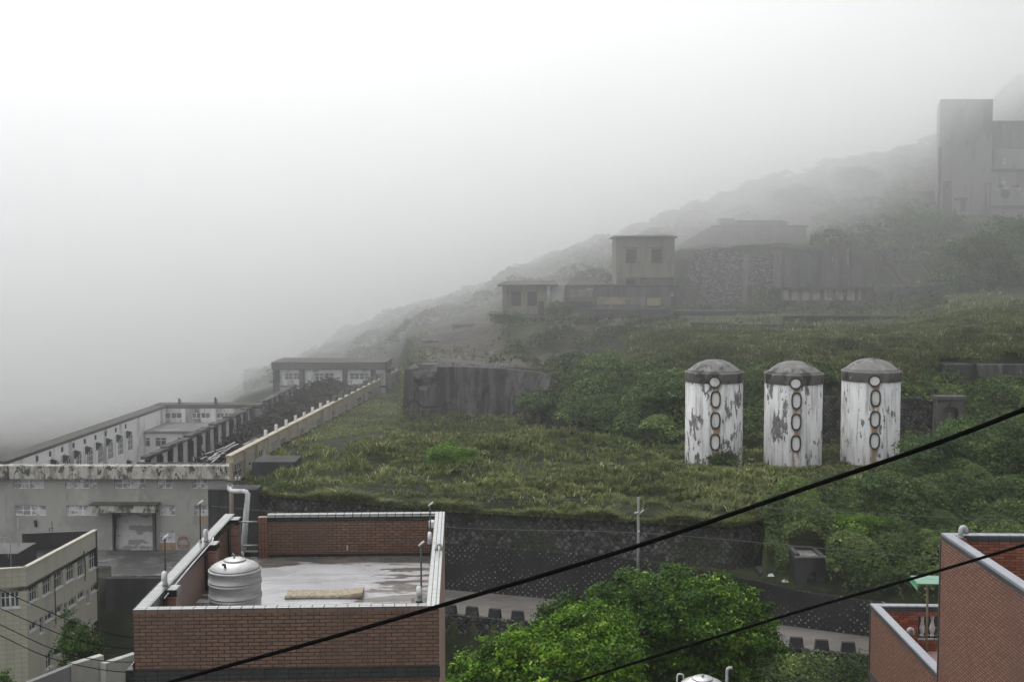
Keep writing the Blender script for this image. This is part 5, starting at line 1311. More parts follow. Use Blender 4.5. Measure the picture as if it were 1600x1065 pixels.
# ------------------------------------------------------------------ beige block at the lower left
k0, k1 = (P(41,900,70).x, 70), (P(152,840,80.3).x, 80.3)
bg = empty('beige_building', (k0[0], k0[1], 0), 0, 'beige tiled three storey block with a dark recessed roof at the left edge', 'building')
zr = P(41, 887, 70).z
T = along(k0, k1, 0, bg); LK = math.hypot(k1[0]-k0[0], k1[1]-k0[1])
def bw(u0, u1, vt, vb):
    a, Da = uofx(u0, k0, k1, vt); b, Db = uofx(u1, k0, k1, vt); return (a, b, ZV(vb, Da), ZV(vt, Da))
q4 = lambda a,b,c,d: (a/4, b/4, 800+c/4, 800+d/4)
R1 = [q4(176,237,472,572),q4(263,320,425,528),q4(336,392,385,488),q4(411,466,336,442),q4(480,527,298,412),q4(554,606,258,366)]
R2 = [q4(184,232,700,750),q4(282,331,636,688),q4(343,390,596,646),q4(429,474,548,598),q4(486,530,505,552),q4(569,610,458,504)]
RN = [q4(247,270,662,760),q4(400,420,570,658),q4(541,556,488,574)]
R3 = [q4(286,328,890,985),q4(352,398,842,890),q4(432,468,790,820),q4(496,534,742,782),q4(572,613,700,785)]
allw = [(bw(*r), n, h) for rows, n, h in ((R1,4,[.62]),(R2,2,[.75]),(RN,1,[.6]),(R3,2,[.6])) for r in rows]
mb = MB(T); mb.panel(0, LK, -30, zr-.02, 0, .25, [w[0] for w in allw]); mb.build('side_wall', M['beige'], bg)
for w, n, h in allw: window(bg, T, *w, .10, n, h, 'win_frame', 'glass', .055, sill=True)
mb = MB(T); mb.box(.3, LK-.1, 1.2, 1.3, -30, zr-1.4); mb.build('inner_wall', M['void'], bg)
kl = P(-70, 890, 69.0); 
T2 = along((kl.x, kl.y), k0, 0, bg); LK2 = math.hypot(k0[0]-kl.x, k0[1]-kl.y)
wz = [(LK2-(41-2)/25.7, LK2-(41-30)/25.7, ZV(947,70), ZV(922,70))]
mb = MB(T2); mb.panel(0, LK2, -30, zr-.02, 0, .25, wz); mb.build('front_wall', M['beige_tile'], bg)
window(bg, T2, *wz[0], .1, 4, [.62], 'win_frame', 'glass', .06, 2, sill=True)
mb = MB(T2); mb.box(0, LK2-.4, 1.2, 1.3, -30, zr-1.4); mb.build('inner_wall', M['void'], bg)
mb = MB(T); mb.box(0, LK, -.03, .28, zr-.02, zr+.06); mb.build('coping', M['beige'], bg)
mb = MB(T2); mb.box(0, LK2, -.03, .28, zr-.02, zr+.06); mb.build('coping', M['beige'], bg)
# roof slab and dark back parapet
cs = [Vector((kl.x,kl.y,0)), Vector((k0[0],k0[1],0)), Vector((k1[0],k1[1],0)), Vector((kl.x-.3,79.4,0))]
mb = MB(); o = bg.location; zro = zr-1.15
mb.hexa([(p.x-o.x,p.y-o.y,zro-.25) for p in cs], [(p.x-o.x,p.y-o.y,zro) for p in cs]); mb.build('roof', M['roof_tar'], bg)
T3 = along((k1[0],k1[1]), (kl.x-.3,79.4), 0, bg); LB3 = math.hypot(k1[0]-kl.x+.3, k1[1]-79.4)
mb = MB(T3); mb.box(.0, LB3, 0, .25, -27, zr+.02); mb.build('back_wall', M['roof_tar'], bg)
hb0 = P(-20, 880, 73); 
sh_ = MB(); a = P(-40,872,73.2); b = P(27,872,73.2)
sh_.box(a.x-o.x, b.x-o.x, 3.2, 6.2, zro, zro+1.25); sh_.build('roof_hut', M['roof_tar'], bg)
mb = MB()
def bp(u, v, D): p = P(u, v, D); return (p.x-o.x, p.y-o.y, p.z-o.z)
rz = zro+.02
mb.tube([bp(-30,833,72.6), bp(16,841,72.6), (bp(16,841,72.6)[0], 2.6, rz)], .035)
mb.tube([bp(7,842,72.6), bp(7,858,72.6), bp(13,862,72.6), bp(13,872,72.6)], .03)
mb.tube([bp(28,808,75.5), bp(28,848,75.5), bp(33,855,75.5)], .025)
mb.build('rooftop_pipe', M['galv'], bg, True)
mb = MB(); z_ = rz+.06
def on(u, v):
    D = (zro)*1.0/(ZV(v,1)); p = P(u, v, D); return (p.x-o.x, p.y-o.y, zro+.06)
mb.tube([on(27,872), on(72,848)], .05); mb.tube([on(27,873), on(62,873)], .05); mb.tube([on(25,876), on(58,877)], .05); mb.tube([on(94,856), on(98,853)], .09); mb.build('roof_conduit', M['galv'], bg, True)
mb = MB(); a = on(82,846); mb.tube([(a[0],a[1],zro),(a[0],a[1],zro+1.5)], .03); mb.tube([(a[0]-.2,a[1],zro+.3),(a[0]-.2,a[1],zro+1.0),(a[0]+.1,a[1],zro+1.0)], .03); mb.build('mast', M['iron'], bg, True)
mb = MB(T); s = uofx(130,k0,k1,860)[0]
mb.tube([(s,-.05,ZV(860,78)),(s+.1,-.06,ZV(875,78)),(s+.2,-.05,ZV(892,78)),(s+.05,-.05,ZV(908,78))], .035); mb.build('wall_conduit', M['iron'], bg, True); mb = MB(T); s = uofx(84,k0,k1,900)[0]
mb.tube([(s,-.05,ZV(888,74)),(s+.05,-.05,ZV(950,74)),(s+.05,-.05,ZV(972,74))], .03); mb.build('wall_conduit', M['iron'], bg, True)
# garden wall in pieces in front of the block
w0 = [(45,1062,57),(110,1040,59),(163,1022,61)]
def garden(label, a, b, th=.35, mat='concrete'):
    A, B = P(*a), P(*b); d = (B-A); n = Vector((-d.y, d.x, 0)).normalized()*th
    mb = MB(); mb.hexa([(A.x,A.y,-29),(B.x,B.y,-29),(B.x+n.x,B.y+n.y,-29),(A.x+n.x,A.y+n.y,-29)], [tuple(A),tuple(B),(B.x+n.x,B.y+n.y,B.z),(A.x+n.x,A.y+n.y,A.z)])
    return mb.thing('garden_wall', M[mat], label, 'wall')
garden('low grey garden wall stepping up past the bush by the beige block', (40,1068,57.5), (110,1040,59))
garden('mossy grey garden wall panel right of the bush by the beige block', (112,1038,59), (162,1023,60.5), .4, 'facade')
garden('grey garden wall panel nearest the brick house below the wires', (165,1036,60), (215,1020,62), .4, 'facade')

# ------------------------------------------------------------------ upper ruins: square block house
def hut(label, D, u0, u1, vt, vb, roof_u, roof_v, wins, depth, mat, name='ruined_hut', sink=1.5, lintel=False, base_v=None):
    a, b = P(u0, vb, D), P(u1, vt, D); root = empty(name, ((a.x+b.x)/2, D, a.z), 0, label, 'building'); cx = (a.x+b.x)/2
    X = lambda u: P(u, (vt+vb)/2, D).x - cx
    Z = lambda v: ZV(v, D) - a.z
    hs = [(X(w[0]), X(w[1]), Z(w[3]), Z(w[2])) for w in wins]
    mb = MB(); mb.panel(X(u0), X(u1), -sink, Z(vt), 0, .4, hs); mb.build('front_wall', M[mat], root)
    mb = MB(); mb.box(X(u0), X(u0)+.4, .4, depth, -sink, Z(vt)); mb.box(X(u1)-.4, X(u1), .4, depth, -sink, Z(vt)); mb.box(X(u0)+.4, X(u1)-.4, depth-.4, depth, -sink, Z(vt)); mb.build('side_wall', M[mat], root)
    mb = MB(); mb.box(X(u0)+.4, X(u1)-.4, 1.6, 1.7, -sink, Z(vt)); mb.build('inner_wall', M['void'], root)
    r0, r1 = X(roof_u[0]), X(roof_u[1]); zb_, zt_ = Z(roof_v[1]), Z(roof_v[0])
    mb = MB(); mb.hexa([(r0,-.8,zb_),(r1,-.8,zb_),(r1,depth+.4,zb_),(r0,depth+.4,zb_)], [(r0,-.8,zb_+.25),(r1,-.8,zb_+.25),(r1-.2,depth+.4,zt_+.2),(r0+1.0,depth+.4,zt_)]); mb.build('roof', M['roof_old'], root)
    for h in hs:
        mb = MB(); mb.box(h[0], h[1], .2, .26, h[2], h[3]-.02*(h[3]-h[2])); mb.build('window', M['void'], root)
        if lintel:
            mb = MB(); mb.box(h[0]-.5, h[1]+.3, -.35, -.002, h[3]+.05, h[3]+.32); mb.build('lintel', M['concrete_ruin'], root)
            mb = MB(); mb.box(h[0]-.1, h[1]+.1, -.15, -.002, h[2]-.2, h[2]-.02); mb.build('sill', M[mat], root)
    return root, X, Z
h1_, X, Z = hut('small square concrete hut with two empty windows at the cliff edge', 176, 785, 855, 447, 500, (777,872), (440,447), [(799,814,456,478),(824,839,456,478)], 6.5, 'concrete_tan')
mb = MB(); mb.hexa([(X(784),-.6,-5),(X(846),-.6,-5),(X(846),1,-5),(X(784),1,-5)],[(X(785),-.12,-.02),(X(832),-.12,-.02),(X(832),1,-.02),(X(785),1,-.02)]); mb.build('base_wall', M['concrete_tan'], h1_)
mb = MB(); mb.box(X(862), X(880), 1.0, 5.5, -1.5, Z(444)); mb.build('annex', M['panel_grey'], h1_)
mb = MB(); mb.box(X(841), X(850), -1.2, -.002, -1, Z(470)); mb.build('meter_box', M['concrete_dark'], h1_)
mb = MB(); mb.hexa([(X(798),-.5,Z(499)),(X(801),-.5,Z(499)),(X(801),-.3,Z(499)),(X(798),-.3,Z(499))],[(X(818),-.5,Z(477)),(X(821),-.5,Z(477)),(X(821),-.3,Z(477)),(X(818),-.3,Z(477))]); mb.build('brace', M['ochre'], h1_)
mb = MB(); mb.box(X(787), X(855), -.1, -.003, Z(492)-.1, Z(492)+.12); mb.build('ledge', M['concrete_ruin'], h1_)
h2_, X, Z = hut('tall square concrete hut with two dark windows and a thin flat roof', 190, 963, 1049, 372, 447, (957,1057), (366,371.5), [(978,994,389,411),(1018,1034,389,411),(978,993,436,446)], 8, 'concrete_tan', lintel=True)
for u in (965, 1003, 1046):
    mb = MB(); mb.box(X(u)-.3, X(u)+.3, -.22, -.003, Z(425), Z(372)); mb.build('pilaster', M['concrete_tan'], h2_)
mb = MB(); mb.box(X(1000), X(1052), -1.2, -.003, Z(437), Z(433)); mb.build('ledge', M['concrete_ruin'], h2_)
mb = MB(); mb.box(X(1049), X(1054), 0, 5, -1, Z(372)); mb.build('stair_wall', M['concrete_tan'], h2_)
# low ruin between the huts
a = P(884,480,184); lr = empty('ruined_building', (a.x, 184, a.z), 0, 'low ruin with a broken roof and ochre panels between the two huts', 'building')
X = lambda u: P(u, 460, 184).x - a.x; Z = lambda v: ZV(v, 184) - a.z
mb = MB(); mb.panel(X(882), X(1058), -2, Z(448), 0, .4, [(X(1048),X(1057),-1,Z(463)),(X(887),X(926),-1,Z(471)),(X(929),X(932),-2,Z(471))]); mb.build('front_wall', M['concrete_ruin'], lr)
mb = MB(); mb.box(X(886), X(1056), 3, 3.2, -2, Z(449)); mb.build('inner_wall', M['void'], lr)
for (u0,u1,v0,v1,m) in ((886,925,452,464,'concrete_tan'),(932.5,978,464,475,'ochre'),(985,1008,464,475,'concrete_tan'),(1011,1032,465,477,'ochre'),(917,926,450,453,'panel_grey')):
    mb = MB(); mb.box(X(u0), X(u1), -.12, -.003, Z(v1), Z(v0)); mb.build('wall_panel', M[m], lr)
mb = MB(); mb.box(X(926), X(1060), -.3, 5, Z(448), Z(445)); mb.build('roof', M['concrete_dark'], lr)
mb = MB(); mb.hexa([(X(882),-.4,Z(448)),(X(928),-.4,Z(448)),(X(928),5,Z(448)),(X(882),5,Z(448))],[(X(884),-.4,Z(446)),(X(930),-.4,Z(446)),(X(946),5,Z(434)),(X(900),5,Z(434))])
for k in range(16):
    t = k/16; mb.hexa([(X(884+44*t),-.3,Z(446)),(X(886+44*t),-.3,Z(446)),(X(903+44*t),5,Z(434)),(X(901+44*t),5,Z(434))],[(X(884+44*t),-.3,Z(444.5)),(X(886+44*t),-.3,Z(444.5)),(X(903+44*t),5,Z(432.5)),(X(901+44*t),5,Z(432.5))])
mb.build('broken_roof', M['roof_old'], lr)
mb = MB(); mb.box(X(1058), X(1062), -.2, 2, -2, Z(448)); mb.box(X(926), X(929), -.35, 0, -2, Z(446)); mb.build('pier', M['concrete_ruin'], lr)

# stone pitched slope, two battered faces
def slope(label, b4, t4, D0, D1, mat='pebble', name='stone_slope', cat='slope wall'):
    A = [P(u, v, D0) for u, v in b4]; B = [P(u, v, D1) for u, v in t4]; o = A[0].copy(); n = len(A)
    mb = MB(); vs = [p-o for p in A]+[p-o for p in B]
    nn = 12; rowsv = []
    for k in range(nn+1):
        t = k/nn; rowsv += [A[i]*(1-t)+B[i]*t-o for i in range(n)]
    mb.add(rowsv, [(k*n+i, k*n+i+1, (k+1)*n+i+1, (k+1)*n+i) for k in range(nn) for i in range(n-1)])
    bk = [B[i]+Vector((0,2,0))-o for i in range(n)]; lo = [A[i]+Vector((0,D1-D0+2,0))-o for i in range(n)]
    mb.add([B[i]-o for i in range(n)]+bk+lo+[A[i]-o for i in range(n)], [(i,i+1,n+i+1,n+i) for i in range(n-1)]+[(n+i,n+i+1,2*n+i+1,2*n+i) for i in range(n-1)]+[(0,n,2*n,3*n),(n-1,4*n-1,3*n-1,2*n-1)])
    ob = mb.build(name, M[mat], None, False, o); return tag(ob, label, cat)
slope('wide stone pitched slope right of the tall square hut', [(1056,487),(1100,488),(1159,488)], [(1087,392),(1120,386),(1162,392)], 193, 203)
slope('narrower stone pitched slope against the windowed concrete bunker', [(1164,489),(1195,489),(1221,489)], [(1170,402),(1195,393),(1222,391)], 194, 203)
mb = MB(); a = P(1158,487,193.5); b = P(1166,487,193.5); c_ = P(1160,396,203.5); d_ = P(1171,396,203.5)
mb.hexa([a,b,b+Vector((0,2,0)),a+Vector((0,2,0))],[c_,d_,d_+Vector((0,2,0)),c_+Vector((0,2,0))]); mb.thing('stone_channel', M['concrete_ruin'], 'dark drainage channel between the two stone pitched slopes', 'channel')
# windowed bunker
a = P(1222,487,192); bk = empty('concrete_bunker', (a.x, 192, a.z), 0, 'dark concrete bunker with a row of pale windows and a slanting right side', 'building')
X = lambda u: P(u, 430, 192).x - a.x; Z = lambda v: ZV(v, 192) - a.z
wn = [(1223,1233),(1237,1249),(1254,1266),(1270,1283),(1288,1302),(1306,1319),(1324,1337),(1341.5,1347)]
hs = [(X(p),X(q_),Z(469),Z(453)) for p,q_ in wn]
mb = MB(); mb.panel(X(1221), X(1371), -2, Z(450), 0, .5, hs); mb.build('window_wall', M['concrete_ruin'], bk)
for h in hs:
    mb = MB(); mb.box(h[0], h[1], .25, .35, h[2], h[3]); mb.build('window', layered('pale_blocked_window', (.33,.32,.28), [((.2,.19,.17), (1,1,.6), .5, .6)], .9) if 'bw' not in M else M['bw'], bk)
mb = MB(); mb.prism([(X(1221),Z(450)+.02),(X(1366),Z(450)+.02),(X(1326),Z(389)),(X(1221),Z(389))], -.25, 6); mb.build('upper_wall', M['concrete_ruin'], bk)
for u in (1250,1270,1289,1324):
    mb = MB(); mb.box(X(u)-.12, X(u)+.12, -.45, -.252, Z(449), Z(392)); mb.build('rib', M['concrete_ruin'], bk)
mb = MB(); mb.box(X(1221), X(1390), -.5, -.002, Z(453)+.02, Z(449)); mb.build('ledge', M['concrete_dark'], bk)
mb = MB(); mb.box(X(1328), X(1382), 3, 3.8, Z(391), Z(387)); mb.build('beam', M['concrete_ruin'], bk)
fr = empty('collapsed_ruin', (P(1400,487,190).x, 190, ZV(487,190)), 0, 'ruined concrete frame of slanting beams and posts right of the bunker', 'ruin')
ox = fr.location.x; X = lambda u: P(u, 430, 190).x - ox; Z = lambda v: ZV(v, 190) - fr.location.z
def beam(pts, w, y0, y1, nm='beam', mat='concrete_ruin'):
    (u0,v0),(u1,v1) = pts; A = Vector((X(u0),0,Z(v0))); B = Vector((X(u1),0,Z(v1))); d = (B-A).normalized(); n = Vector((-d.z,0,d.x))*w
    mb = MB(); q = [A-n,B-n,B+n,A+n]; mb.hexa([(p.x,y0,p.z) for p in q],[(p.x,y1,p.z) for p in q]); mb.v = mb.v; mb.build(nm, M[mat], fr)
beam(((1378,388),(1424,448)), .55, .5, 1.3, 'slanting_beam'); beam(((1440,398),(1474,442)), .45, .5, 1.3, 'slanting_beam')
beam(((1368,452),(1474,449)), .45, -.3, .5); beam(((1330,388),(1380,388)), .4, 3, 3.7); beam(((1376,392),(1376,424)), .4, 2, 2.6, 'post')
for u in (1407, 1434): beam(((u,448),(u,505)), .85, -.9, .1, 'column')
for k, u in enumerate((1396,1420,1447,1456,1464,1472)): beam(((u,450),(u,480)), .25 if k else .3, .6, 1.0, 'post')
beam(((1378,480),(1480,474)), .3, 1.2, 1.5)
# low walls and slab edges on the terrace
block('long dark slab edge in front of the stone slopes', 1052, 1215, 485, 497, 170, 3, 'concrete_dark', 'low_wall', 'wall')
block('low dark ruined wall left of the leftmost concrete ledge, lit on its top', 1080, 1138, 503, 517, 141, 1.0, 'concrete_ruin', 'low_wall', 'wall')
block('low ruined wall at the grass edge above the leftmost silo', 1140, 1222, 506, 518, 140, .8, 'concrete_ruin', 'low_wall', 'wall')
block('short dark wall stub at the grass edge above the middle silo', 1231, 1272, 509, 520, 138.5, 1.0, 'concrete_dark', 'low_wall', 'wall')
block('long dark terrace wall behind the middle and right silos', 1225, 1440, 493, 507, 152, 1.2, 'concrete_dark', 'low_wall', 'wall')
block('dark slab wall below the low ochre ruin', 905, 1048, 482, 496, 168, 1.0, 'concrete_dark', 'low_wall', 'wall')
block('pale broken wall at the foot of the small square hut', 844, 897, 501, 516, 158.5, .6, 'concrete_tan', 'low_wall', 'wall')
block('dark concrete footing half buried in the cliff face', 905, 985, 528, 542, 150.5, 1.5, 'concrete_dark', 'concrete_footing', 'footing')
p = P(985, 511, 158); mb = MB()
mb.lathe([(6.0,-.6),(6.0,0),(5.85,.06),(.01,.07)], 48); o_ = mb.build('round_platform', layered('pale_round_slab', g(.20,.03), [(g(.11,.03), (.4,.8,.4), .46, .6)], .9), None, False, (p.x, 158.5, gz(p.x,158.5)+.55)); o_.scale = (1,.8,1); tag(o_, 'round pale concrete platform on the terrace below the low ochre ruin', 'platform')
# stepped ruin on the third terrace
a = P(1110,388,226); st_ = empty('ruined_building', (a.x, 226, a.z), 0, 'faint stepped ruin with a doorway above the stone slopes', 'building')
X = lambda u: P(u, 370, 226).x - a.x; Z = lambda v: ZV(v, 226) - a.z
mb = MB(); mb.panel(X(1110), X(1260), -2, Z(355), 0, .5, [(X(1189),X(1201),-1,Z(357)),(X(1146),X(1156),Z(368),Z(361))]); mb.build('front_wall', M['concrete_ruin'], st_)
mb = MB(); mb.box(X(1125), X(1147), -.3, 3, Z(355), Z(341)); mb.box(X(1147), X(1226), .2, 3, Z(355), Z(345)); mb.build('upper_wall', M['concrete_ruin'], st_)
mb = MB(); mb.box(X(1112), X(1256), 2, 2.3, -2, Z(356)); mb.build('inner_wall', M['void'], st_)
mb = MB(); mb.hexa([(X(1052),-.3,Z(392)),(X(1112),-.3,Z(392)),(X(1112),.5,Z(392)),(X(1052),.5,Z(392))],[(X(1054),-.3,Z(386)),(X(1112),-.3,Z(353)),(X(1112),.5,Z(353)),(X(1054),.5,Z(386))]); mb.build('stair_wall', M['concrete_ruin'], st_)
mb = MB(); mb.box(X(1110), X(1262), -.5, -.002, Z(355), Z(352)); mb.box(X(1150),X(1226),-.1,.15,Z(347),Z(344)); mb.build('ledge', M['concrete_dark'], st_)
for u in (1186, 1204, 1226):
    mb = MB(); mb.box(X(u)-.5, X(u)+.5, -.4, -.003, -2, Z(346)); mb.build('pier', M['concrete_ruin'], st_)
# tower and its annex in the fog
a = P(1460,358,250); tw = empty('concrete_tower', (a.x, 250, a.z), 0, 'tall windowless concrete tower fading into the fog at the upper right', 'tower')
X = lambda u: P(u, 260, 250).x - a.x; Z = lambda v: ZV(v, 250) - a.z
wT = X(1549)
mb = MB(); mb.panel(X(1468), wT, -4, Z(155), 0, .6, [(X(1474),X(1485),Z(345),Z(283)),(X(1500),X(1515),-3,Z(336)),(X(1502),X(1512),Z(330),Z(310))]); mb.build('front_wall', M['concrete'], tw)
mb = MB(); mb.hexa([(X(1468)-.002,.01,-4),(X(1468)+.6,.61,-4),(5.0,12,-4),(4.4,12,-4)],[(X(1468)-.002,.01,Z(155)),(X(1468)+.6,.61,Z(155)),(5.0,12,Z(155)),(4.4,12,Z(155))]); mb.build('side_wall', M['concrete'], tw)
mb = MB(); mb.box(5.02, wT, 11.4, 12, -4, Z(155)); mb.box(wT-.6, wT, .6, 11.4, -4, Z(155)); mb.hexa([(X(1468)+.8,.62,Z(157)),(wT-.61,.62,Z(157)),(wT-.61,11.3,Z(157)),(5.05,11.3,Z(157))],[(X(1468)+.8,.62,Z(155)-.01),(wT-.61,.62,Z(155)-.01),(wT-.61,11.3,Z(155)-.01),(5.05,11.3,Z(155)-.01)]); mb.build('shaft', M['concrete'], tw)
mb = MB(); mb.box(X(1471), wT-.7, 1.6, 1.7, -4, Z(160)); mb.build('recess', M['concrete_ruin'], tw)
for u0,u1,v0,v1,m in ((1485,1488,283,353,'concrete_ruin'),(1492,1512,309,313,'concrete_dark'),(1540,1549,285,353,'concrete_ruin'),(1518,1522,275,320,'concrete_tan'),(1491,1530,336,340,'concrete_dark'),(1465.5,1470,230,345,'concrete_ruin')):
    mb = MB(); mb.box(X(u0), X(u1), -.3, -.003, Z(v1), Z(v0)); mb.build('wall_rib', M[m], tw)
an = empty('tower_annex', (wT+a.x+.3, 251, a.z), 0, 'lower concrete annex with a round port against the right side of the tower', 'building')
ox = an.location.x; X = lambda u: P(u, 260, 251).x - ox; Z = lambda v: ZV(v, 251) - an.location.z
mb = MB(); mb.panel(0, X(1680), -3, Z(268), 0, .6, [(X(1567),X(1577),Z(308),Z(298)),(X(1560),X(1568),Z(293),Z(289)),(X(1583),X(1592),Z(293),Z(289))]); mb.build('front_wall', M['concrete'], an)
mb = MB(); mb.box(0, X(1680), 2, 10, Z(268)+.02, Z(187)); mb.build('upper_block', M['concrete_ruin'], an)
mb = MB(); mb.box(X(1556), X(1680), 1.2, 2, Z(266), Z(232)); mb.build('middle_wall', M['concrete'], an)
mb = MB(); mb.box(.1, X(1680), -.5, 1.9, Z(268), Z(264)); mb.box(.1, X(1680), -.5, -.002, Z(325), Z(321)); mb.build('ledge', M['concrete_dark'], an)
mb = MB(); mb.box(.3, X(1680), 1.6, 1.7, -3, Z(270)); mb.build('inner_wall', M['void'], an)
mb = MB(); c_ = (X(1572), -.05, Z(303)); mb.v = []; ring = []
for k in range(24):
    t = 2*math.pi*k/24; ring.append((c_[0]+.62*math.cos(t), -.12, c_[2]+.62*math.sin(t)))
for k in range(24):
    t = 2*math.pi*k/24; ring.append((c_[0]+1.0*math.cos(t), -.12, c_[2]+1.0*math.sin(t)))
mb.add(ring+[(x,.3,z) for x,y,z in ring], [(k,(k+1)%24,24+(k+1)%24,24+k) for k in range(24)]+[(24+k,24+(k+1)%24,72+(k+1)%24,72+k) for k in range(24)]+[((k+1)%24,k,48+k,48+(k+1)%24) for k in range(24)]); mb.build('port_ring', M['concrete_dark'], an)
a = P(1402,350,256); ll = empty('ruined_building', (a.x, 256, a.z), 0, 'low faint ruined wall with two posts left of the tower foot', 'building')
X = lambda u: P(u, 320, 256).x - a.x; Z = lambda v: ZV(v, 256) - a.z
mb = MB(); mb.box(X(1406), X(1462), .5, 4, -3, Z(299)); mb.build('wall', M['concrete_ruin'], ll)
mb = MB(); mb.box(X(1400), X(1404), 0, .8, -3, Z(299)); mb.box(X(1410), X(1420), 0, .48, -3, Z(328)); mb.build('post', M['concrete'], ll)
# small ruins by the track
def cabin(label, u0, u1, vt, vb, D, depth, rv):
    a, b = P(u0, vb, D), P(u1, vt, D); root = empty('ruined_cabin', ((a.x+b.x)/2, D, a.z), 0, label, 'cabin'); w = (b.x-a.x)/2; h = b.z-a.z
    mb = MB(); mb.panel(-w, w, -1, h, 0, .3, [(-w*.5,w*.1,-1,h*.6)]); mb.box(-w,-w+.3,.3,depth,-1,h); mb.box(w-.3,w,.3,depth,-1,h); mb.build('wall', M['concrete_dark'], root)
    mb = MB(); mb.hexa([(-w-.3,-.3,h),(w+.3,-.3,h),(w+.3,depth,h+rv),(-w-.3,depth,h+rv)],[(-w-.3,-.3,h+.18),(w+.3,-.3,h+.18),(w+.3,depth,h+rv+.18),(-w-.3,depth,h+rv+.18)]); mb.build('roof', M['concrete_ruin'], root)
    return root
cabin('small dark cabin with a pitched slab roof beside the dirt track', 663, 683, 534, 546, 168, 3, .5)
cabin('small flat roofed cabin right of the pitched one beside the dirt track', 688, 708, 534, 544, 171, 2.5, .05)
block('dark low wall fading in the fog above the far end of the cream wall', 592, 660, 549, 561, 196, 2, 'concrete_ruin', 'low_wall', 'wall', sink=3)
a = P(707,530,185); ar = empty('ruined_gateway', (a.x, 185, a.z), 0, 'faint ruined gateway with a dark opening at the top of the dirt track', 'gateway')
X = lambda u: P(u, 515, 185).x - a.x; Z = lambda v: ZV(v, 185) - a.z
mb = MB(); mb.panel(X(706), X(740), -2, Z(506), 0, 1.0, [(X(709),X(728),-1,Z(509))]); mb.hexa([(X(736),-.2,-2),(X(743),-.2,-2),(X(743),1,-2),(X(736),1,-2)],[(X(735),-.2,Z(505)),(X(741),-.2,Z(505)),(X(741),1,Z(505)),(X(735),1,Z(505))]); mb.build('wall', M['concrete_ruin'], ar)
mb = MB(); mb.box(X(709), X(728), .9, 1.0, -2, Z(509)); mb.build('back_wall', M['void'], ar)
# litter and rubble
rr = random.Random(6)
for k, (u, v, D, lab) in enumerate(((1204,920,73.5,'white plastic scrap left of the two on the studded wall'),(1226,925,73.0,'white plastic scrap right of the two on the studded wall'),(1417,735,95,'white scrap lying in the grass right of the silos'))):
    p = P(u, v, D); mb = MB(); s = .22
    mb.hexa([(-s,-s*.6,0),(s,-s*.7,0),(s*.9,s*.5,0),(-s*.8,s*.6,0)],[(-s*.6,-s*.3,s*.6),(s*.7,-s*.4,s*.45),(s*.5,s*.3,s*.7),(-s*.5,s*.4,s*.5)])
    tag(mb.build('plastic_scrap', M['litter'], None, False, (p.x, D, max(p.z-.1, gz(p.x, D)))), lab, 'litter')
mb = MB()
for k in range(420):
    u, D = rr.choice(((rr.uniform(640,780), rr.uniform(128,150)), (rr.uniform(735,800), rr.uniform(127.5,131)), (rr.uniform(860,1050), rr.uniform(150,170)), (rr.uniform(640,720), rr.uniform(128,136))))
    x = (u-800)/F*D; s = rr.uniform(.08,.32) if rr.random() < .93 else .5; z = gz(x, D)
    mb.hexa([(x-s,D-s*.7,z-.1),(x+s,D-s*.8,z-.1),(x+s*.8,D+s*.6,z-.1),(x-s*.9,D+s*.6,z-.1)],[(x-s*.6,D-s*.4,z+s*.7),(x+s*.7,D-s*.4,z+s*.5),(x+s*.5,D+s*.3,z+s*.8),(x-s*.5,D+s*.4,z+s*.6)])
tag(mb.build('rubble', M['rock']), kind='stuff')

# ------------------------------------------------------------------ fog: even haze over the place plus the cloud bank lying on the ridge
def vol(name, density, color, aniso):
    m = bpy.data.materials.new(name); m.use_nodes = True; t = m.node_tree; t.nodes.clear()
    o = t.nodes.new('ShaderNodeOutputMaterial'); v = t.nodes.new('ShaderNodeVolumePrincipled')
    v.inputs['Color'].default_value = (*color, 1); v.inputs['Density'].default_value = density; v.inputs['Anisotropy'].default_value = aniso
    t.links.new(v.outputs[0], o.inputs['Volume']); return m
def hull(name, low, mid, top, density, zs=(-94, 9, 77)):
    mb = MB(); n = len(mid)
    mb.add([(x,y,zs[0]) for x,y in low]+[(x,y,zs[1]) for x,y in mid]+[(x,y,zs[2]) for x,y in top],
           [tuple(range(n-1,-1,-1)), tuple(range(2*n,3*n))]+[(r*n+i,r*n+(i+1)%n,(r+1)*n+(i+1)%n,(r+1)*n+i) for r in (0,1) for i in range(n)])
    return tag(mb.build(name, vol(name+'_air', density, FOGC, FOGG)), kind='stuff')
FOGC, FOGG = (.995,.997,1.0), .6
mb = MB(); mb.box(-2200, 2200, -60, 1000, -95, 79); hz_ = mb.build('haze', vol('haze_air', .0005, FOGC, FOGG)); tag(hz_, kind='stuff')
def plans(front, dz):
    return [(x, max(y - dz*(float(np.interp(x, [30, 95], [1, .25])) if dz > 0 else 1), 60)) for x, y in front] + [(420, 900), (-900, 900)]
front = [(-900,100),(-60,106),(-46,134),(-30,160),(-8,178),(20,196),(60,213),(100,252),(140,330),(420,370)]
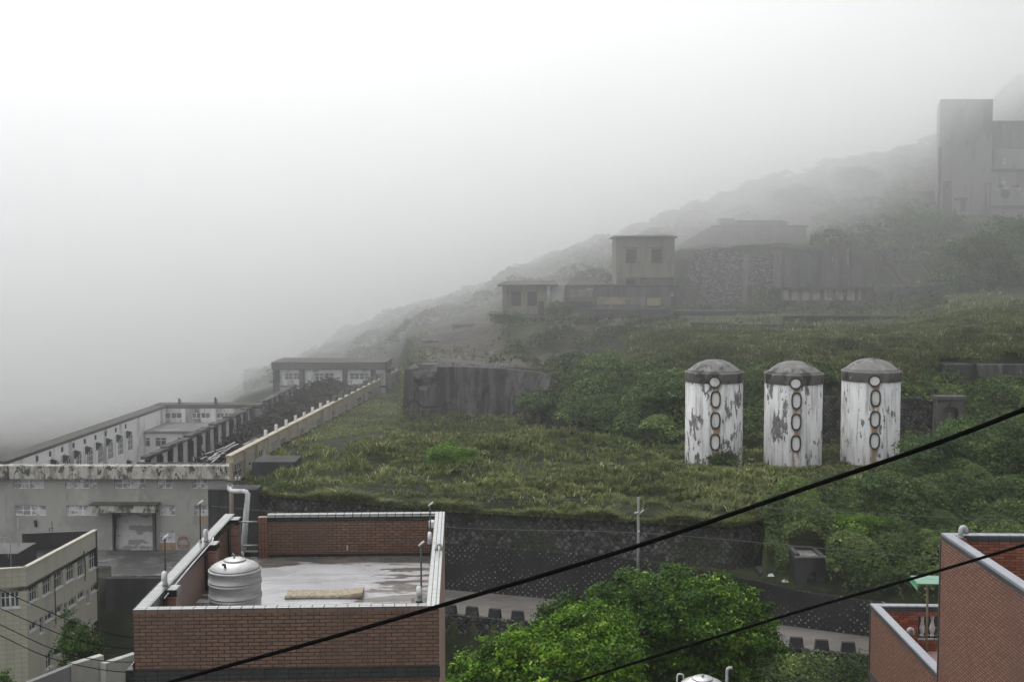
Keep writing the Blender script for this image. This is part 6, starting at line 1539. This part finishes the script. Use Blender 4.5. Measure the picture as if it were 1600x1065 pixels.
def fog_bank(name, density):
    """closed cloud body whose near side billows"""
    lo, mi, to = (plans(front, k)[:len(front)] for k in (-6, 0, 110))
    xs = np.concatenate([np.linspace(-900,-120,14)[:-1], np.linspace(-120,240,64), np.linspace(240,420,8)[1:]]); zs = np.concatenate([[-94,-60], np.linspace(-40,77,22)])
    f = lambda pl: np.interp(xs, [p[0] for p in pl], [p[1] for p in pl])
    Y = np.zeros((len(xs), len(zs)))
    for b, z in enumerate(zs):
        t = (z-9)/68; Y[:,b] = f(mi)*(1-t)+f(to)*t if z > 9 else f(mi)*(1+(z-9)/103)+f(lo)*(-(z-9)/103)
        Y[:,b] += 58*(fbm(xs*.022+5, np.full(len(xs), z*.045+3), 4, 41)-.47)
    nx_, nz_ = Y.shape; mb = MB(); idx = lambda a, b, k: k*nx_*nz_ + a*nz_ + b
    vs = [(xs[a], max(Y[a,b], 60), zs[b]) for a in range(nx_) for b in range(nz_)] + [(xs[a], 900, zs[b]) for a in range(nx_) for b in range(nz_)]
    fs = []
    for a in range(nx_-1):
        for b in range(nz_-1):
            fs.append((idx(a,b,0), idx(a+1,b,0), idx(a+1,b+1,0), idx(a,b+1,0))); fs.append((idx(a,b+1,1), idx(a+1,b+1,1), idx(a+1,b,1), idx(a,b,1)))
        fs.append((idx(a,nz_-1,0), idx(a+1,nz_-1,0), idx(a+1,nz_-1,1), idx(a,nz_-1,1))); fs.append((idx(a,0,1), idx(a+1,0,1), idx(a+1,0,0), idx(a,0,0)))
    for b in range(nz_-1):
        fs.append((idx(0,b,1), idx(0,b,0), idx(0,b+1,0), idx(0,b+1,1))); fs.append((idx(nx_-1,b,0), idx(nx_-1,b,1), idx(nx_-1,b+1,1), idx(nx_-1,b+1,0)))
    mb.add(vs, fs)
    return tag(mb.build(name, vol(name+'_air', density, FOGC, FOGG), None, True), kind='stuff')
fog_bank('drifting_fog', .017)
front2 = [(-900,80),(-60,82),(-40,88),(-10,104),(20,106),(60,116),(420,128)]
hull('drifting_mist', plans(front2, -4), plans(front2, 0), plans(front2, 45), .0029, (-94.5, 5, 78))

# ------------------------------------------------------------------ sky, sun, camera
SUN_EL, SUN_AZ = R(50), R(22)     # elevation; degrees left of the view direction
w = bpy.data.worlds.new('World'); scene.world = w; w.use_nodes = True
t = w.node_tree; t.nodes.clear()
GLOW = .5
out = t.nodes.new('ShaderNodeOutputWorld'); bgd = t.nodes.new('ShaderNodeBackground')
sky = t.nodes.new('ShaderNodeTexSky'); sky.sky_type = 'NISHITA'; sky.sun_disc = False
sky.sun_elevation = SUN_EL; sky.air_density = 1; sky.dust_density = 4
dirv = Vector((-math.sin(SUN_AZ)*math.cos(SUN_EL), math.cos(SUN_AZ)*math.cos(SUN_EL), math.sin(SUN_EL)))
# overcast: a grey cloud sheet covers nearly all of the blue, brighter round the hidden sun
tc = t.nodes.new('ShaderNodeTexCoord'); nz = t.nodes.new('ShaderNodeTexNoise'); nz.inputs['Scale'].default_value = 1.6; nz.inputs['Detail'].default_value = 5
t.links.new(tc.outputs['Generated'], nz.inputs['Vector'])
cr_ = t.nodes.new('ShaderNodeMapRange'); cr_.inputs['From Min'].default_value = .3; cr_.inputs['From Max'].default_value = .7; cr_.inputs['To Min'].default_value = 7.3; cr_.inputs['To Max'].default_value = 8.4
t.links.new(nz.outputs['Fac'], cr_.inputs['Value'])
dt = t.nodes.new('ShaderNodeVectorMath'); dt.operation = 'DOT_PRODUCT'; t.links.new(tc.outputs['Generated'], dt.inputs[0]); dt.inputs[1].default_value = dirv
def wm(op, a, b):
    m = t.nodes.new('ShaderNodeMath'); m.operation = op
    for i, x in ((0, a), (1, b)):
        if isinstance(x, (int, float)): m.inputs[i].default_value = x
        else: t.links.new(x, m.inputs[i])
    return m.outputs[0]
sx = t.nodes.new('ShaderNodeSeparateXYZ'); t.links.new(tc.outputs['Generated'], sx.inputs[0])
dk = t.nodes.new('ShaderNodeMapRange'); dk.interpolation_type = 'SMOOTHSTEP'; t.links.new(sx.outputs[0], dk.inputs['Value'])
for k_, v_ in (('From Min',-.10),('From Max',.48),('To Min',1.0),('To Max',.35)): dk.inputs[k_].default_value = v_
el = wm('ADD', wm('MULTIPLY', wm('MAXIMUM', sx.outputs[2], 0.0), 1.05), .33)      # overcast: dimmer towards the horizon
cloud = wm('ADD', wm('MULTIPLY', wm('MULTIPLY', cr_.outputs[0], el), dk.outputs[0]), wm('MULTIPLY', wm('POWER', wm('MAXIMUM', dt.outputs['Value'], 0.0), 8.0), GLOW))
cc = t.nodes.new('ShaderNodeCombineColor')
for k, f in enumerate((.985, 1.0, 1.02)):
    mm = t.nodes.new('ShaderNodeMath'); mm.operation = 'MULTIPLY'; mm.inputs[1].default_value = f
    t.links.new(cloud, mm.inputs[0]); t.links.new(mm.outputs[0], cc.inputs[k])
mx = t.nodes.new('ShaderNodeMix'); mx.data_type = 'RGBA'; mx.inputs[0].default_value = .9
t.links.new(sky.outputs[0], mx.inputs[6]); t.links.new(cc.outputs[0], mx.inputs[7]); t.links.new(mx.outputs[2], bgd.inputs['Color'])
bgd.inputs['Strength'].default_value = .11
t.links.new(bgd.outputs[0], out.inputs['Surface'])
sd = bpy.data.lights.new('sun', 'SUN'); sd.energy = 1.35; sd.angle = R(25); sd.color = (1, .98, .95)
so = bpy.data.objects.new('sun', sd); C.objects.link(so)
# from behind the hill, a little to the left
so.rotation_euler = dirv.to_track_quat('Z', 'Y').to_euler(); so.location = (0, 60, 90)
sky.sun_rotation = math.atan2(dirv.x, dirv.y)
cd = bpy.data.cameras.new('camera'); co = bpy.data.objects.new('camera', cd); C.objects.link(co)
cd.sensor_width = 36; cd.lens = 36*F/1600; cd.clip_start = .1; cd.clip_end = 4000
co.rotation_euler = (math.pi/2-TH, 0, 0); scene.camera = co
scene.view_settings.view_transform = 'Standard'; scene.view_settings.look = 'None'; scene.view_settings.exposure = .76; scene.view_settings.gamma = 1
scene.render.engine = 'CYCLES'
cy = scene.cycles; cy.use_denoising = True; cy.max_bounces = 12; cy.diffuse_bounces = 3; cy.glossy_bounces = 2; cy.transmission_bounces = 2; cy.volume_bounces = 10; cy.transparent_max_bounces = 8
cy.use_adaptive_sampling = True; cy.adaptive_threshold = .01
